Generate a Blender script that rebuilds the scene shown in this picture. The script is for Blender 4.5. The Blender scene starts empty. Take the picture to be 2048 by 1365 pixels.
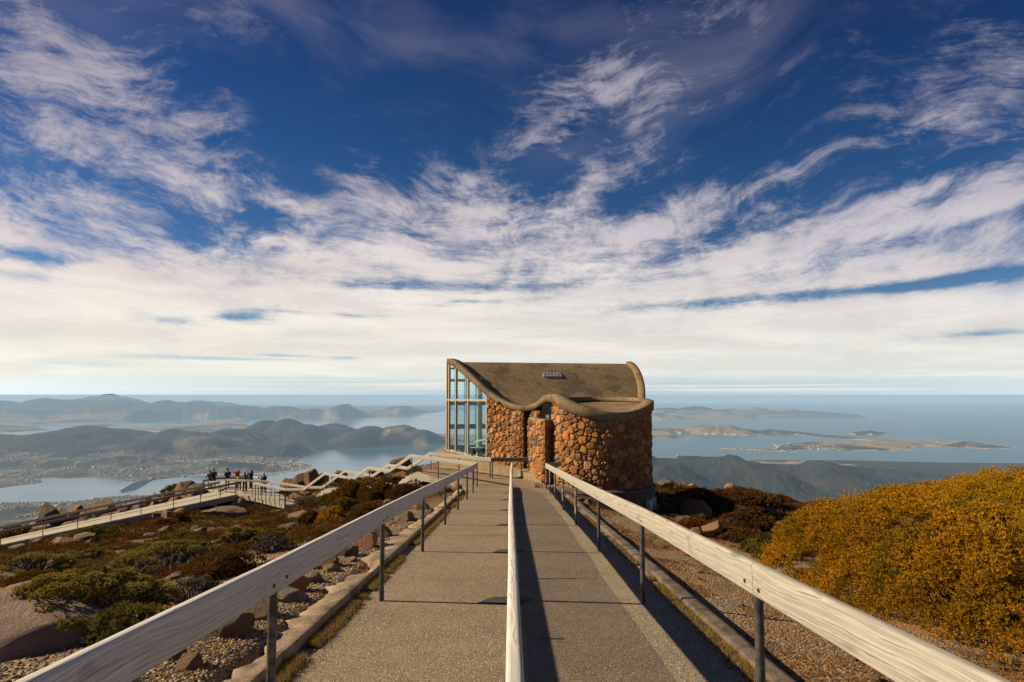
import bpy, bmesh, math, random
import numpy as np
from mathutils import Vector, Matrix, Euler
from mathutils import noise as mnoise
R = math.radians
SC = bpy.context.scene
COL = SC.collection
random.seed(7)
RNG = np.random.default_rng(11)

# ------------------------------------------------------------------ camera
F = 1150.0                 # focal length in pixels of the 2048 wide photograph
PITCH = R(3.5)
HORIZON = 790.0            # row of the true horizontal
EYE = 1.66
SHIFT = ((HORIZON - 682.5) - F * math.tan(PITCH)) / 2048.0
cam_d = bpy.data.cameras.new('camera')
cam_d.sensor_width = 36.0
cam_d.lens = F * 36.0 / 2048.0
cam_d.shift_y = SHIFT
cam_d.clip_start = 0.05
cam_d.clip_end = 400000.0
cam = bpy.data.objects.new('camera', cam_d)
COL.objects.link(cam)
cam.location = (0, 0, EYE)
cam.rotation_euler = (R(90) + PITCH, 0, 0)
SC.camera = cam

SC.view_settings.view_transform = 'Standard'
SC.view_settings.look = 'None'
SC.view_settings.exposure = 0.8
SC.view_settings.gamma = 1.0
SC.view_settings.use_curve_mapping = False
SC.cycles.use_denoising = True
SC.cycles.max_bounces = 6
SC.cycles.diffuse_bounces = 3
SC.cycles.glossy_bounces = 3
SC.cycles.transmission_bounces = 4
SC.cycles.transparent_max_bounces = 8
SC.cycles.volume_bounces = 2
SC.cycles.caustics_reflective = False
SC.cycles.caustics_refractive = False

def ray(px, py):
    a = (px - 1024.0) / F
    b = (682.5 - py) / F + SHIFT * 2048.0 / F
    return a, math.cos(PITCH) - b * math.sin(PITCH), math.sin(PITCH) + b * math.cos(PITCH)
def W(px, py, d):
    """the real place that lies d metres ahead along a sight line of the photograph"""
    x, y, z = ray(px, py)
    return Vector((x / y * d, d, EYE + z / y * d))
def Wz(px, py, z):
    """the same, where the sight line meets the level z"""
    x, y, zz = ray(px, py)
    d = (z - EYE) / (zz / y)
    return Vector((x / y * d, d, z))

# ------------------------------------------------------------------ node helper
class E:
    """an expression of shader nodes"""
    def __init__(s, nt, sock): s.nt, s.s = nt, sock
    def _m(s, op, *o):
        n = s.nt.nodes.new('ShaderNodeMath'); n.operation = op
        for i, v in enumerate((s,) + o):
            if isinstance(v, E): s.nt.links.new(v.s, n.inputs[i])
            else: n.inputs[i].default_value = v
        return E(s.nt, n.outputs[0])
    def __add__(s, o): return s._m('ADD', o)
    __radd__ = __add__
    def __mul__(s, o): return s._m('MULTIPLY', o)
    __rmul__ = __mul__
    def __sub__(s, o): return s._m('SUBTRACT', o)
    def __rsub__(s, o): return (s * -1.0) + o
    def __truediv__(s, o): return s._m('DIVIDE', o)
    def f(s, op, *o): return s._m(op, *o)
    def pw(s, o): return s._m('POWER', o)
    def mn(s, o): return s._m('MINIMUM', o)
    def mx(s, o): return s._m('MAXIMUM', o)
    def clamp(s): return s.mn(1.0).mx(0.0)
    def step(s, lo, hi, a=0.0, b=1.0):
        n = s.nt.nodes.new('ShaderNodeMapRange'); n.interpolation_type = 'SMOOTHSTEP'
        s.nt.links.new(s.s, n.inputs[0])
        for i, v in zip((1, 2, 3, 4), (lo, hi, a, b)): n.inputs[i].default_value = v
        return E(s.nt, n.outputs[0])
    def ramp(s, stops, interp='LINEAR'):
        n = s.nt.nodes.new('ShaderNodeValToRGB'); n.color_ramp.interpolation = interp
        s.nt.links.new(s.s, n.inputs[0]); cr = n.color_ramp
        while len(cr.elements) < len(stops): cr.elements.new(0.5)
        for e, (p, c) in zip(cr.elements, stops):
            e.position = p
            e.color = (c, c, c, 1) if isinstance(c, (int, float)) else (*c, 1)
        return E(s.nt, n.outputs[0])

def setin(nt, sock, v):
    if isinstance(v, E): nt.links.new(v.s, sock)
    elif isinstance(v, (tuple, list)) and len(v) == 3 and sock.type == 'RGBA': sock.default_value = (*v, 1)
    else: sock.default_value = v
def comb(nt, x, y, z=0.0):
    n = nt.nodes.new('ShaderNodeCombineXYZ')
    for i, v in enumerate((x, y, z)): setin(nt, n.inputs[i], v)
    return E(nt, n.outputs[0])
def sep(v):
    n = v.nt.nodes.new('ShaderNodeSeparateXYZ'); v.nt.links.new(v.s, n.inputs[0])
    return [E(v.nt, o) for o in n.outputs]
def vmath(op, a, b):
    n = a.nt.nodes.new('ShaderNodeVectorMath'); n.operation = op
    for i, v in enumerate((a, b)): setin(a.nt, n.inputs[3 if (op == 'SCALE' and i == 1) else i], v)
    return E(a.nt, n.outputs[0])
def noise(vec, scale, detail=4.0, rough=0.55, distort=0.0, color=False, lac=2.0):
    n = vec.nt.nodes.new('ShaderNodeTexNoise'); vec.nt.links.new(vec.s, n.inputs['Vector'])
    n.inputs['Scale'].default_value = scale; n.inputs['Detail'].default_value = detail
    n.inputs['Roughness'].default_value = rough; n.inputs['Distortion'].default_value = distort
    n.inputs['Lacunarity'].default_value = lac
    return E(vec.nt, n.outputs['Color' if color else 0])
def voronoi(vec, scale, feature='F1', out='Distance', rnd=1.0):
    n = vec.nt.nodes.new('ShaderNodeTexVoronoi'); n.feature = feature
    vec.nt.links.new(vec.s, n.inputs['Vector']); n.inputs['Scale'].default_value = scale
    n.inputs['Randomness'].default_value = rnd
    return E(vec.nt, n.outputs[out])
def mix(fac, a, b, mode='MIX'):
    nt = fac.nt if isinstance(fac, E) else (a.nt if isinstance(a, E) else b.nt)
    n = nt.nodes.new('ShaderNodeMix'); n.data_type = 'RGBA'; n.blend_type = mode
    setin(nt, n.inputs[0], fac); setin(nt, n.inputs[6], a); setin(nt, n.inputs[7], b)
    return E(nt, n.outputs[2])

# ------------------------------------------------------------------ sun and sky
SUN_EL = 29.5
SUN_AZ = -84.0             # degrees from +Y towards +X: low in the left, a little ahead
sd = Vector((math.sin(R(SUN_AZ)) * math.cos(R(SUN_EL)), math.cos(R(SUN_AZ)) * math.cos(R(SUN_EL)), math.sin(R(SUN_EL))))
sun_d = bpy.data.lights.new('sun', 'SUN')
sun_d.energy = 5.0
sun_d.angle = R(0.5)
sun_d.color = (1.0, 0.80, 0.54)
sun = bpy.data.objects.new('sun', sun_d)
COL.objects.link(sun)
sun.rotation_euler = (-sd).to_track_quat('-Z', 'Y').to_euler()
sun.location = (-30, 5, 40)

def sky_dir(px, py):
    x, y, z = ray(px, py)
    v = Vector((x, y, z)).normalized()
    return math.atan2(v.x, v.y), math.asin(v.z)

SKYB = [(70, 130, 90, 60, 0.42, -25), (120, 215, 90, 40, 0.45, -10), (20, 240, 60, 40, 0.25, 0), (310, 200, 110, 45, 0.45, -14), (410, 195, 45, 30, 0.25, 0), (270, 120, 70, 60, 0.16, -30), (130, 60, 220, 28, 0.30, -16), (430, 25, 150, 40, 0.20, 8), (360, 270, 60, 30, 0.22, -40),
        (1080, 240, 55, 40, 0.50, 40), (1180, 190, 110, 40, 0.42, 22), (1350, 140, 110, 45, 0.36, 22), (1300, 90, 160, 50, 0.20, 15), (1240, 250, 150, 30, 0.15, 10), (1480, 130, 60, 22, 0.20, 25),
        (1800, 295, 150, 28, 0.52, 17), (1930, 235, 80, 22, 0.40, 40), (1960, 90, 170, 32, 0.34, 20), (2030, 310, 70, 40, 0.45, 25), (1650, 140, 240, 34, 0.10, 15), (1900, 330, 160, 26, 0.30, 8), (1650, 300, 60, 20, 0.16, 30),
        (300, 350, 130, 30, 0.45, -4), (120, 365, 70, 20, 0.25, -10), (480, 350, 60, 34, 0.20, -45), (720, 350, 34, 40, 0.30, 60), (870, 355, 40, 40, 0.16, 70), (960, 400, 110, 26, 0.14, 5), (1190, 385, 110, 24, 0.34, 30), (1370, 330, 50, 14, 0.30, 30), (1460, 410, 90, 24, 0.22, 20), (1640, 330, 90, 16, 0.18, 15),
        (1800, 420, 220, 18, 0.25, 10), (1980, 400, 100, 18, 0.22, 14),
        (350, 450, 95, 17, -0.50, 0), (535, 437, 42, 20, -0.52, -20), (400, 485, 80, 9, -0.42, 0), (70, 515, 60, 7, -0.55, 0), (700, 220, 230, 110, -0.10, 0), (560, 320, 120, 30, -0.08, -30), (70, 322, 100, 18, -0.28, -8),
        (640, 385, 70, 16, -0.20, -10), (1040, 375, 50, 34, -0.20, 0), (1290, 400, 110, 17, -0.34, 24), (1560, 395, 150, 16, -0.30, 12), (1780, 365, 160, 10, -0.30, 8), (1900, 395, 160, 9, -0.35, 6), (1480, 470, 160, 12, -0.36, 12), (1300, 500, 130, 8, -0.26, 8), (1980, 435, 90, 9, -0.3, 6), (1830, 480, 190, 10, -0.22, 8), (1100, 455, 60, 10, -0.2, 20),
        (870, 568, 110, 7, -0.55, 0), (990, 580, 60, 5, -0.34, 0), (770, 576, 50, 4, -0.42, 0), (1640, 589, 200, 6, -0.62, 2), (1800, 575, 100, 6, -0.42, 3), (1980, 556, 90, 8, -0.50, 3), (1400, 603, 120, 5, -0.40, 2), (1250, 560, 140, 7, -0.36, 2), (1080, 545, 90, 4, -0.3, 0),
        (482, 636, 30, 7, -0.70, 0), (560, 622, 36, 5, -0.45, 0), (345, 640, 24, 5, -0.35, 0), (855, 612, 46, 5, -0.45, 0), (700, 632, 40, 3, -0.34, 0), (940, 603, 40, 4, -0.4, 0), (1050, 600, 40, 4, -0.3, 0),
        (1970, 668, 55, 4, -0.65, 0), (430, 717, 90, 2.5, -0.75, 0), (560, 711, 50, 2, -0.7, 0), (150, 728, 60, 3, -0.5, 0), (680, 716, 30, 2, -0.4, 0), (60, 555, 60, 4, -0.3, 0)]
def build_world():
    w = bpy.data.worlds.new('World'); SC.world = w; w.use_nodes = True
    nt = w.node_tree; nt.nodes.clear()
    out = nt.nodes.new('ShaderNodeOutputWorld'); bg = nt.nodes.new('ShaderNodeBackground')
    nt.links.new(bg.outputs[0], out.inputs[0])
    tc = nt.nodes.new('ShaderNodeTexCoord')
    nv = nt.nodes.new('ShaderNodeVectorMath'); nv.operation = 'NORMALIZE'
    nt.links.new(tc.outputs['Generated'], nv.inputs[0])
    x, y, z = sep(E(nt, nv.outputs[0]))
    sky = nt.nodes.new('ShaderNodeTexSky'); sky.sky_type = 'NISHITA'; sky.sun_disc = False
    sky.sun_elevation = R(SUN_EL); sky.sun_rotation = R(SUN_AZ)
    sky.altitude = 1270; sky.air_density = 1.0; sky.dust_density = 0.6; sky.ozone_density = 2.0
    nt.links.new(comb(nt, x, y, z.mx(0.012)).s, sky.inputs['Vector'])
    skyc = E(nt, sky.outputs[0])
    az = x.f('ARCTAN2', y); el = z.f('ARCSINE')
    eh = (el.f('TANGENT') / az.f('COSINE').mx(0.45)).f('ARCTANGENT')   # the bank of cloud sinks lower to either side
    eld = eh * (180 / math.pi) / 45.0                       # 0..1 over 45 degrees
    # a deep polarised blue overhead, pale and a little green at the horizon
    tint = eld.mx(0.0).ramp([(0.0, (0.90, 1.07, 1.56)), (0.03, (0.92, 1.05, 1.32)), (0.06, (0.85, 0.95, 1.15)), (0.12, (0.55, 0.64, 0.72)), (0.30, (0.30, 0.46, 0.64)),
                     (0.50, (0.165, 0.365, 0.59)), (0.78, (0.115, 0.25, 0.48)), (1.0, (0.10, 0.215, 0.43))])
    base = mix(1.0, skyc, tint, 'MULTIPLY')
    # cirrus: thin sheets combed into fibres that lean outwards from the middle and flatten towards the horizon
    ce = eh.mx(0.0)
    K = (az * az + 0.03).f('SQRT') * 0.30
    D2 = comb(nt, az, el, 0.0)
    wx, wy, _ = sep(noise(D2, 2.4, 2.0, 0.5, color=True))
    vx, vy, _ = sep(noise(D2, 7.0, 4.0, 0.6, color=True))
    high = ce.step(0.22, 0.48)
    e1 = ce - K * ce.step(0.03, 0.52) + (wy - 0.5) * (high * 0.16 + 0.05) * ce.step(0.08, 0.3) + (vy - 0.5) * 0.035 * ce.step(0.05, 0.3)
    cr = (e1 + 0.20).mx(0.02).f('LOGARITHM', math.e)
    al = az + (wx - 0.5) * 0.35 + (vx - 0.5) * 0.03
    fib = noise(comb(nt, al * 4.6, cr * 9.0, 0.0), 1.0, 14.0, 0.68, 0.15)
    fine = noise(comb(nt, al * 12.0, cr * 44.0, 3.7), 1.0, 8.0, 0.72, 0.2)
    tuft = noise(comb(nt, al * 8.5, cr * 9.0, 9.1), 1.0, 14.0, 0.72, 0.25)
    curl = noise(comb(nt, az * 9.0, el * 12.0, 4.4), 1.0, 10.0, 0.66, 1.3)
    cov = eld.mx(0.0).ramp([(0.0, 0.10), (0.026, 0.14), (0.046, 0.93), (0.10, 0.97), (0.21, 0.95), (0.28, 0.84), (0.36, 0.66), (0.42, 0.44), (0.46, 0.22),
                    (0.50, 0.08), (0.56, 0.02), (0.80, 0.04), (1.0, 0.05)])
    def blob(px, py, rx, ry, amp, rot=0.0):
        a0, e0 = sky_dir(px, py)
        c, s = math.cos(R(rot)), math.sin(R(rot))
        da, de = az - a0, el - e0
        u = (da * c + de * s) * (F / rx); v = (de * c - da * s) * (F / ry)
        return ((u * u + v * v) * -0.5).f('EXPONENT') * (amp * (0.56 if py < 345 and amp > 0 else 0.9))
    for b in SKYB:
        cov = cov + blob(*b)
    tex = (fib * 0.28 + fine * 0.19 + tuft * 0.38 + curl * 0.15).step(0.34, 0.66)
    cv = cov.mn(0.97).mx(0.02)
    amp = (cv * (1.0 - cv) * 4.0).f('SQRT') * eld.mx(0.0).ramp([(0.0, 0.3), (0.05, 0.6), (0.25, 0.95), (1, 1.0)])
    dens = cv + (tex - 0.5) * amp * 1.4
    alpha = dens.step(0.04, 1.06) * eld.mx(0.0).ramp([(0.0, 0.85), (0.3, 1.0), (0.46, 0.94), (0.56, 0.84), (1.0, 0.75)])
    # high thin veil, smooth and faint
    veil = noise(comb(nt, al * 1.6, cr * 3.0, 7.7), 1.3, 6.0, 0.55, 0.2).step(0.44, 0.80) * eld.step(0.42, 0.62) * 0.28
    alpha = alpha.mx(veil)
    # thin level bars of cloud just above the sea horizon
    bars = noise(comb(nt, az * 1.2, el * 95.0, 1.0), 1.6, 5.0, 0.55, 0.1)
    low = eld.step(0.0, 0.012) * (1.0 - eld.step(0.022, 0.05))
    alpha = alpha.mx(bars.step(0.45, 0.62) * low * 0.9)
    # thick parts shade themselves a little: pale grey-lilac on the underside
    thick = noise(comb(nt, al * 3.0, cr * 9.0, 2.0), 1.4, 8.0, 0.6, 0.3)
    lit = eld.mx(0.0).ramp([(0.0, (0.80, 0.80, 0.76)), (0.03, (0.90, 0.90, 0.84)), (0.08, (0.94, 0.895, 0.78)), (0.20, (0.88, 0.82, 0.755)),
                    (0.33, (0.72, 0.66, 0.67)), (0.5, (0.58, 0.53, 0.58)), (0.8, (0.42, 0.38, 0.45)), (1.0, (0.34, 0.32, 0.40))])
    lit = mix(1.0, lit, thick.step(0.35, 0.7).ramp([(0, (0.90, 0.89, 0.905)), (1, (1.06, 1.055, 1.05))]), 'MULTIPLY')
    warm = az.step(R(40), R(-45)).ramp([(0, (0.93, 0.95, 0.98)), (1, (1.04, 1.02, 0.98))])
    lit = mix(1.0, lit, warm, 'MULTIPLY')
    STR = 0.0585
    lit = mix(1.0, lit, (10.0,) * 3, 'MULTIPLY')
    lit = mix(1.0, lit, y.step(-0.6, 0.0).ramp([(0, (1.7, 1.65, 1.6)), (1, (1, 1, 1))]), 'MULTIPLY')   # unseen cloud behind the viewer, brightened to fill the shaded sides
    front = y.step(-0.5, 0.15, 0.9, 1.0)                    # the cloud field thins out a little behind the viewer
    col = mix(alpha * front, base, lit)
    nt.links.new(col.s, bg.inputs[0]); bg.inputs[1].default_value = STR
    w.cycles.sampling_method = 'MANUAL'; w.cycles.sample_map_resolution = 1024
build_world()

# ------------------------------------------------------------------ object helpers
def tag(o, label=None, cat=None, group=None, kind=None):
    if label: o['label'] = label
    if cat: o['category'] = cat
    if group: o['group'] = group
    if kind: o['kind'] = kind
    return o
def empty(name, loc, label=None, cat=None, group=None):
    o = bpy.data.objects.new(name, None); COL.objects.link(o); o.location = loc
    o.empty_display_size = 0.2
    return tag(o, label, cat, group)
def link(name, me, mat=None, parent=None, loc=(0, 0, 0), rot=None, world=True):
    """link a mesh; with a parent, world coordinates are kept (parents here are only moved)"""
    o = bpy.data.objects.new(name, me); COL.objects.link(o)
    if mat is not None and not me.materials: me.materials.append(mat)
    l = Vector(loc)
    if parent is not None:
        o.parent = parent
        p, off = parent, Vector((0, 0, 0))
        while p is not None:
            off += p.location; p = p.parent
        if world: l = l - off
    o.location = l
    if rot is not None: o.rotation_euler = rot
    return o
def np_mesh(name, co, faces, smooth=False):
    """mesh from arrays; faces is an (n, k) array of one k"""
    co = np.asarray(co, np.float32); faces = np.asarray(faces, np.int32)
    me = bpy.data.meshes.new(name)
    n, k = faces.shape
    me.vertices.add(len(co)); me.vertices.foreach_set('co', co.ravel())
    me.loops.add(n * k); me.loops.foreach_set('vertex_index', faces.ravel())
    me.polygons.add(n)
    me.polygons.foreach_set('loop_start', np.arange(0, n * k, k, dtype=np.int32))
    me.polygons.foreach_set('loop_total', np.full(n, k, np.int32))
    if smooth: me.polygons.foreach_set('use_smooth', np.ones(n, bool))
    me.update(calc_edges=True)
    return me
def vcol(me, arr, name='tone'):
    a = me.attributes.new(name, 'FLOAT_COLOR', 'POINT')
    arr = np.asarray(arr, np.float32)
    if arr.shape[1] == 3: arr = np.concatenate([arr, np.ones((len(arr), 1), np.float32)], 1)
    a.data.foreach_set('color', arr.ravel())
def grid_faces(nu, nv):
    i = np.arange(nu - 1)[:, None] * nv + np.arange(nv - 1)[None, :]
    return np.stack([i, i + 1, i + nv + 1, i + nv], -1).reshape(-1, 4)
class MB:
    """collects boxes, prisms and tubes into one mesh"""
    def __init__(s): s.v, s.f = [], []
    def add(s, vs, fs):
        o = len(s.v); s.v += [tuple(v) for v in vs]; s.f += [tuple(i + o for i in f) for f in fs]; return s
    def box(s, lo, hi):
        (a, b, c), (d, e, f) = lo, hi
        return s.add([(a, b, c), (d, b, c), (d, e, c), (a, e, c), (a, b, f), (d, b, f), (d, e, f), (a, e, f)],
                     [(0, 3, 2, 1), (4, 5, 6, 7), (0, 1, 5, 4), (1, 2, 6, 5), (2, 3, 7, 6), (3, 0, 4, 7)])
    def prism(s, poly, z0, z1):
        """poly counter-clockwise; z0, z1 numbers or one per corner"""
        n = len(poly)
        z0 = [z0] * n if not hasattr(z0, '__len__') else z0
        z1 = [z1] * n if not hasattr(z1, '__len__') else z1
        vs = [(p[0], p[1], z) for p, z in zip(poly, z0)] + [(p[0], p[1], z) for p, z in zip(poly, z1)]
        return s.add(vs, [tuple(range(n))[::-1], tuple(range(n, 2 * n))] + [(i, (i + 1) % n, n + (i + 1) % n, n + i) for i in range(n)])
    def tube(s, p, q, r, r2=None, n=10):
        p, q = Vector(p), Vector(q); r2 = r if r2 is None else r2
        d = (q - p).normalized(); a = d.orthogonal().normalized(); b = d.cross(a)
        vs = []
        for c, rr in ((p, r), (q, r2)):
            for k in range(n):
                t = 2 * math.pi * k / n; vs.append(c + (a * math.cos(t) + b * math.sin(t)) * rr)
        return s.add(vs, [tuple(range(n))[::-1], tuple(range(n, 2 * n))] + [(k, (k + 1) % n, n + (k + 1) % n, n + k) for k in range(n)])
    def mesh(s, name, smooth=False):
        me = bpy.data.meshes.new(name); me.from_pydata(s.v, [], s.f); me.update()
        if smooth:
            me.polygons.foreach_set('use_smooth', np.ones(len(me.polygons), bool))
            me.set_sharp_from_angle(angle=R(40))
        return me
    def build(s, name, mat, parent=None, smooth=False): return link(name, s.mesh(name, smooth), mat, parent)

# value noise for shaping meshes
def _h(ix, iy, seed):
    n = (ix.astype(np.int64) * 374761393 + iy.astype(np.int64) * 668265263 + seed * 974711) & 0x7fffffff
    n = ((n ^ (n >> 13)) * 1274126177) & 0x7fffffff
    return ((n ^ (n >> 16)) & 0xffff) / 65535.0
def vnoise(x, y, seed=0):
    x = np.asarray(x, float); y = np.asarray(y, float)
    ix, iy = np.floor(x), np.floor(y); fx, fy = x - ix, y - iy
    fx = fx * fx * fx * (fx * (fx * 6 - 15) + 10); fy = fy * fy * fy * (fy * (fy * 6 - 15) + 10)
    a = _h(ix, iy, seed); b = _h(ix + 1, iy, seed); c = _h(ix, iy + 1, seed); d = _h(ix + 1, iy + 1, seed)
    return (a * (1 - fx) + b * fx) * (1 - fy) + (c * (1 - fx) + d * fx) * fy
def fbm(x, y, seed=0, oct=5, gain=0.5):
    s, a, t = 0, 1.0, 0
    for i in range(oct):
        s = s + a * (vnoise(x * 2 ** i + 17.3 * i, y * 2 ** i - 9.1 * i, seed + i) - 0.5); t += a; a *= gain
    return s / t * 2

# ------------------------------------------------------------------ materials
def material(name):
    m = bpy.data.materials.new(name); m.use_nodes = True
    nt = m.node_tree
    p = nt.nodes['Principled BSDF']
    p.inputs['Specular IOR Level'].default_value = 0.3
    return m, nt, p
def coords(nt, kind='Object'):
    tc = nt.nodes.new('ShaderNodeTexCoord'); return E(nt, tc.outputs[kind])
def position(nt):
    g = nt.nodes.new('ShaderNodeNewGeometry'); return E(nt, g.outputs['Position'])
def island(nt):
    g = nt.nodes.new('ShaderNodeNewGeometry'); return E(nt, g.outputs['Random Per Island'])
def objrand(nt):
    g = nt.nodes.new('ShaderNodeObjectInfo'); return E(nt, g.outputs['Random'])
def attr(nt, name='tone'):
    a = nt.nodes.new('ShaderNodeAttribute'); a.attribute_name = name; return E(nt, a.outputs['Color'])
def bump(nt, p, h, strength=0.5, dist=0.02):
    b = nt.nodes.new('ShaderNodeBump'); b.inputs['Strength'].default_value = strength
    b.inputs['Distance'].default_value = dist
    nt.links.new(h.s, b.inputs['Height']); nt.links.new(b.outputs[0], p.inputs['Normal'])
def scale3(v, s): return vmath('MULTIPLY', v, s)
# ------------------------------------------------------------------ the far country: sea, shores and ranges at their real distances
SEA = -1270.0
def sea_pts(poly): return np.array([tuple(Wz(x, y, SEA))[:2] for x, y in poly])
def c2(pts): return [(1280 + x / 2.6667, 780 + y / 2.6667) for x, y in pts]
LANDS = [
    [(-700, 1000), (-200, 990), (0, 976), (40, 970), (82, 966), (80, 961), (46, 960), (100, 955), (125, 957), (190, 956), (240, 957), (252, 961), (280, 963), (300, 961),
     (322, 958), (345, 955), (400, 951), (470, 950), (550, 948), (600, 941), (622, 936), (626, 931), (600, 927), (583, 925), (590, 917), (610, 908), (640, 902),
     (680, 898), (760, 895), (830, 892), (890, 890), (960, 886), (1015, 880), (1000, 874), (900, 868), (700, 863), (500, 863), (420, 866), (300, 867), (230, 867), (120, 869), (0, 871), (-700, 875)],
    [(-700, 846), (0, 850), (60, 853), (100, 860), (60, 863), (0, 865), (-700, 868)],
    [(222, 858), (300, 856), (378, 851), (420, 842), (488, 838), (492, 846), (500, 853), (540, 858), (420, 864), (330, 862), (250, 861)],
    [(112, 852), (150, 850), (228, 850), (236, 852), (160, 853.5)],
    [(-700, 846), (0, 846), (50, 849), (115, 847), (230, 842), (330, 837), (460, 837), (600, 836.5), (680, 838), (740, 834), (800, 832), (830, 828), (893, 823), (960, 820), (960, 812), (-700, 812)],
    [(1220, 832), (1310, 841), (1500, 842), (1520, 839), (1505, 834), (1440, 828), (1300, 822)],
    [(1430, 830), (1560, 837), (1640, 837), (1738, 837), (1720, 833), (1600, 827), (1430, 824)],
    c2([(-200, 190), (80, 200), (290, 192), (400, 195), (560, 212), (700, 217), (800, 222), (950, 238), (1300, 266), (1530, 276), (1740, 279), (1900, 293), (2010, 310), (1800, 315), (1500, 300),
        (1400, 325), (1100, 325), (900, 316), (820, 336), (600, 321), (370, 313), (520, 308), (700, 318), (760, 302), (720, 296), (850, 286), (1100, 281), (1230, 276), (1000, 256),
        (850, 242), (600, 243), (450, 241), (200, 236), (170, 241), (330, 261), (80, 263), (-200, 262)]),
    c2([(1108, 232), (1140, 241), (1250, 243), (1350, 236), (1340, 228), (1200, 222)]),
    [(-900, 1020), (-200, 1012), (0, 1006), (150, 1003), (222, 993), (330, 992), (450, 990), (700, 985), (900, 980), (1240, 970), (1250, 921), (1700, 921), (1900, 926), (2800, 935), (9000, 4000), (-7000, 4000)],
]
LANDS = [sea_pts(p) for p in LANDS]
def seg_dist(px, py, poly):
    d = np.full(px.shape, 1e9); inside = np.zeros(px.shape, bool)
    n = len(poly)
    for i in range(n):
        ax, ay = poly[i]; bx, by = poly[(i + 1) % n]
        ex, ey = bx - ax, by - ay
        t = np.clip(((px - ax) * ex + (py - ay) * ey) / (ex * ex + ey * ey + 1e-9), 0, 1)
        d = np.minimum(d, np.hypot(px - ax - t * ex, py - ay - t * ey))
        c = ((ay > py) != (by > py)) & (px < ex * (py - ay) / (ey if abs(ey) > 1e-9 else 1e-9) + ax)
        inside ^= c
    return np.where(inside, d, -d)

# peaks: column, row, distance, half width in pixels, half depth in metres
PEAKS = [(180, 860, 13100, 75, 1500), (60, 878, 12600, 80, 1300), (-120, 868, 13000, 90, 1600), (300, 884, 11800, 45, 700), (230, 880, 12300, 45, 800), (355, 859, 13600, 48, 1000), (410, 870, 12600, 45, 800),
         (455, 862, 13600, 38, 900), (520, 847, 15600, 36, 900), (575, 847, 15600, 36, 900), (622, 853, 15300, 36, 900), (672, 846, 17200, 34, 800), (742, 853, 15200, 30, 800), (806, 852, 15600, 36, 900), (852, 861, 15000, 30, 800),
         (560, 884, 12000, 70, 450), (640, 880, 12600, 60, 450), (760, 878, 13200, 80, 400), (240, 912, 10100, 60, 300), (430, 920, 9800, 60, 250), (120, 900, 11000, 70, 500),
         (170, 796, 44000, 30, 2500), (215, 794, 44000, 30, 2500), (250, 798, 44000, 25, 2500), (400, 804, 44000, 36, 2500), (440, 806, 44000, 30, 2500),
         (0, 803, 34000, 50, 2300), (92, 799, 34000, 36, 2300), (170, 804, 34000, 45, 2300), (250, 803, 34000, 45, 2300), (330, 803, 34000, 36, 2300), (385, 807, 34000, 36, 2300), (-120, 803, 34000, 70, 2300), (-300, 806, 34000, 90, 2300),
         (480, 811, 33000, 40, 1900), (560, 815, 33000, 36, 1800), (625, 818, 32000, 30, 1600), (692, 812, 31500, 30, 1500), (745, 817, 31500, 30, 1500), (800, 813, 38000, 30, 2000), (868, 805, 38000, 30, 2200), (905, 808, 38000, 30, 2000),
         (60, 821, 29500, 60, 900), (180, 819, 29800, 60, 900), (300, 822, 30200, 50, 800), (420, 824, 30500, 50, 800),
         (1330, 818, 32500, 34, 1300), (1390, 815, 32500, 34, 1300), (1440, 822, 32000, 26, 1100), (1300, 824, 30000, 40, 700), (1400, 826, 30500, 50, 500), (1470, 832, 30500, 26, 400),
         (1455, 818, 38000, 26, 1500), (1510, 817, 38000, 26, 1500), (1570, 820, 37500, 26, 1400), (1630, 822, 36500, 26, 1300), (1690, 828, 34500, 20, 1000),
         (1400, 849, 18800, 26, 500), (1440, 850, 18800, 26, 500), (1345, 855, 18600, 30, 500), (1480, 859, 18600, 26, 450), (1545, 861, 18600, 26, 450), (1590, 863, 18600, 20, 400),
         (1742, 858.5, 18300, 26, 380), (1765, 862, 18300, 16, 300), (1640, 884, 14500, 26, 260), (1720, 886, 14400, 26, 220), (1590, 889, 14300, 16, 200), (1940, 884, 14300, 20, 200), (1860, 886, 14400, 20, 200), (1500, 896, 13200, 26, 150)]
RIDGE = [(1240, 918), (1300, 915), (1360, 913), (1450, 918), (1520, 926), (1560, 930), (1600, 934), (1640, 931), (1700, 936), (1770, 944), (1850, 951), (2000, 958), (2400, 966)]
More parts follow.
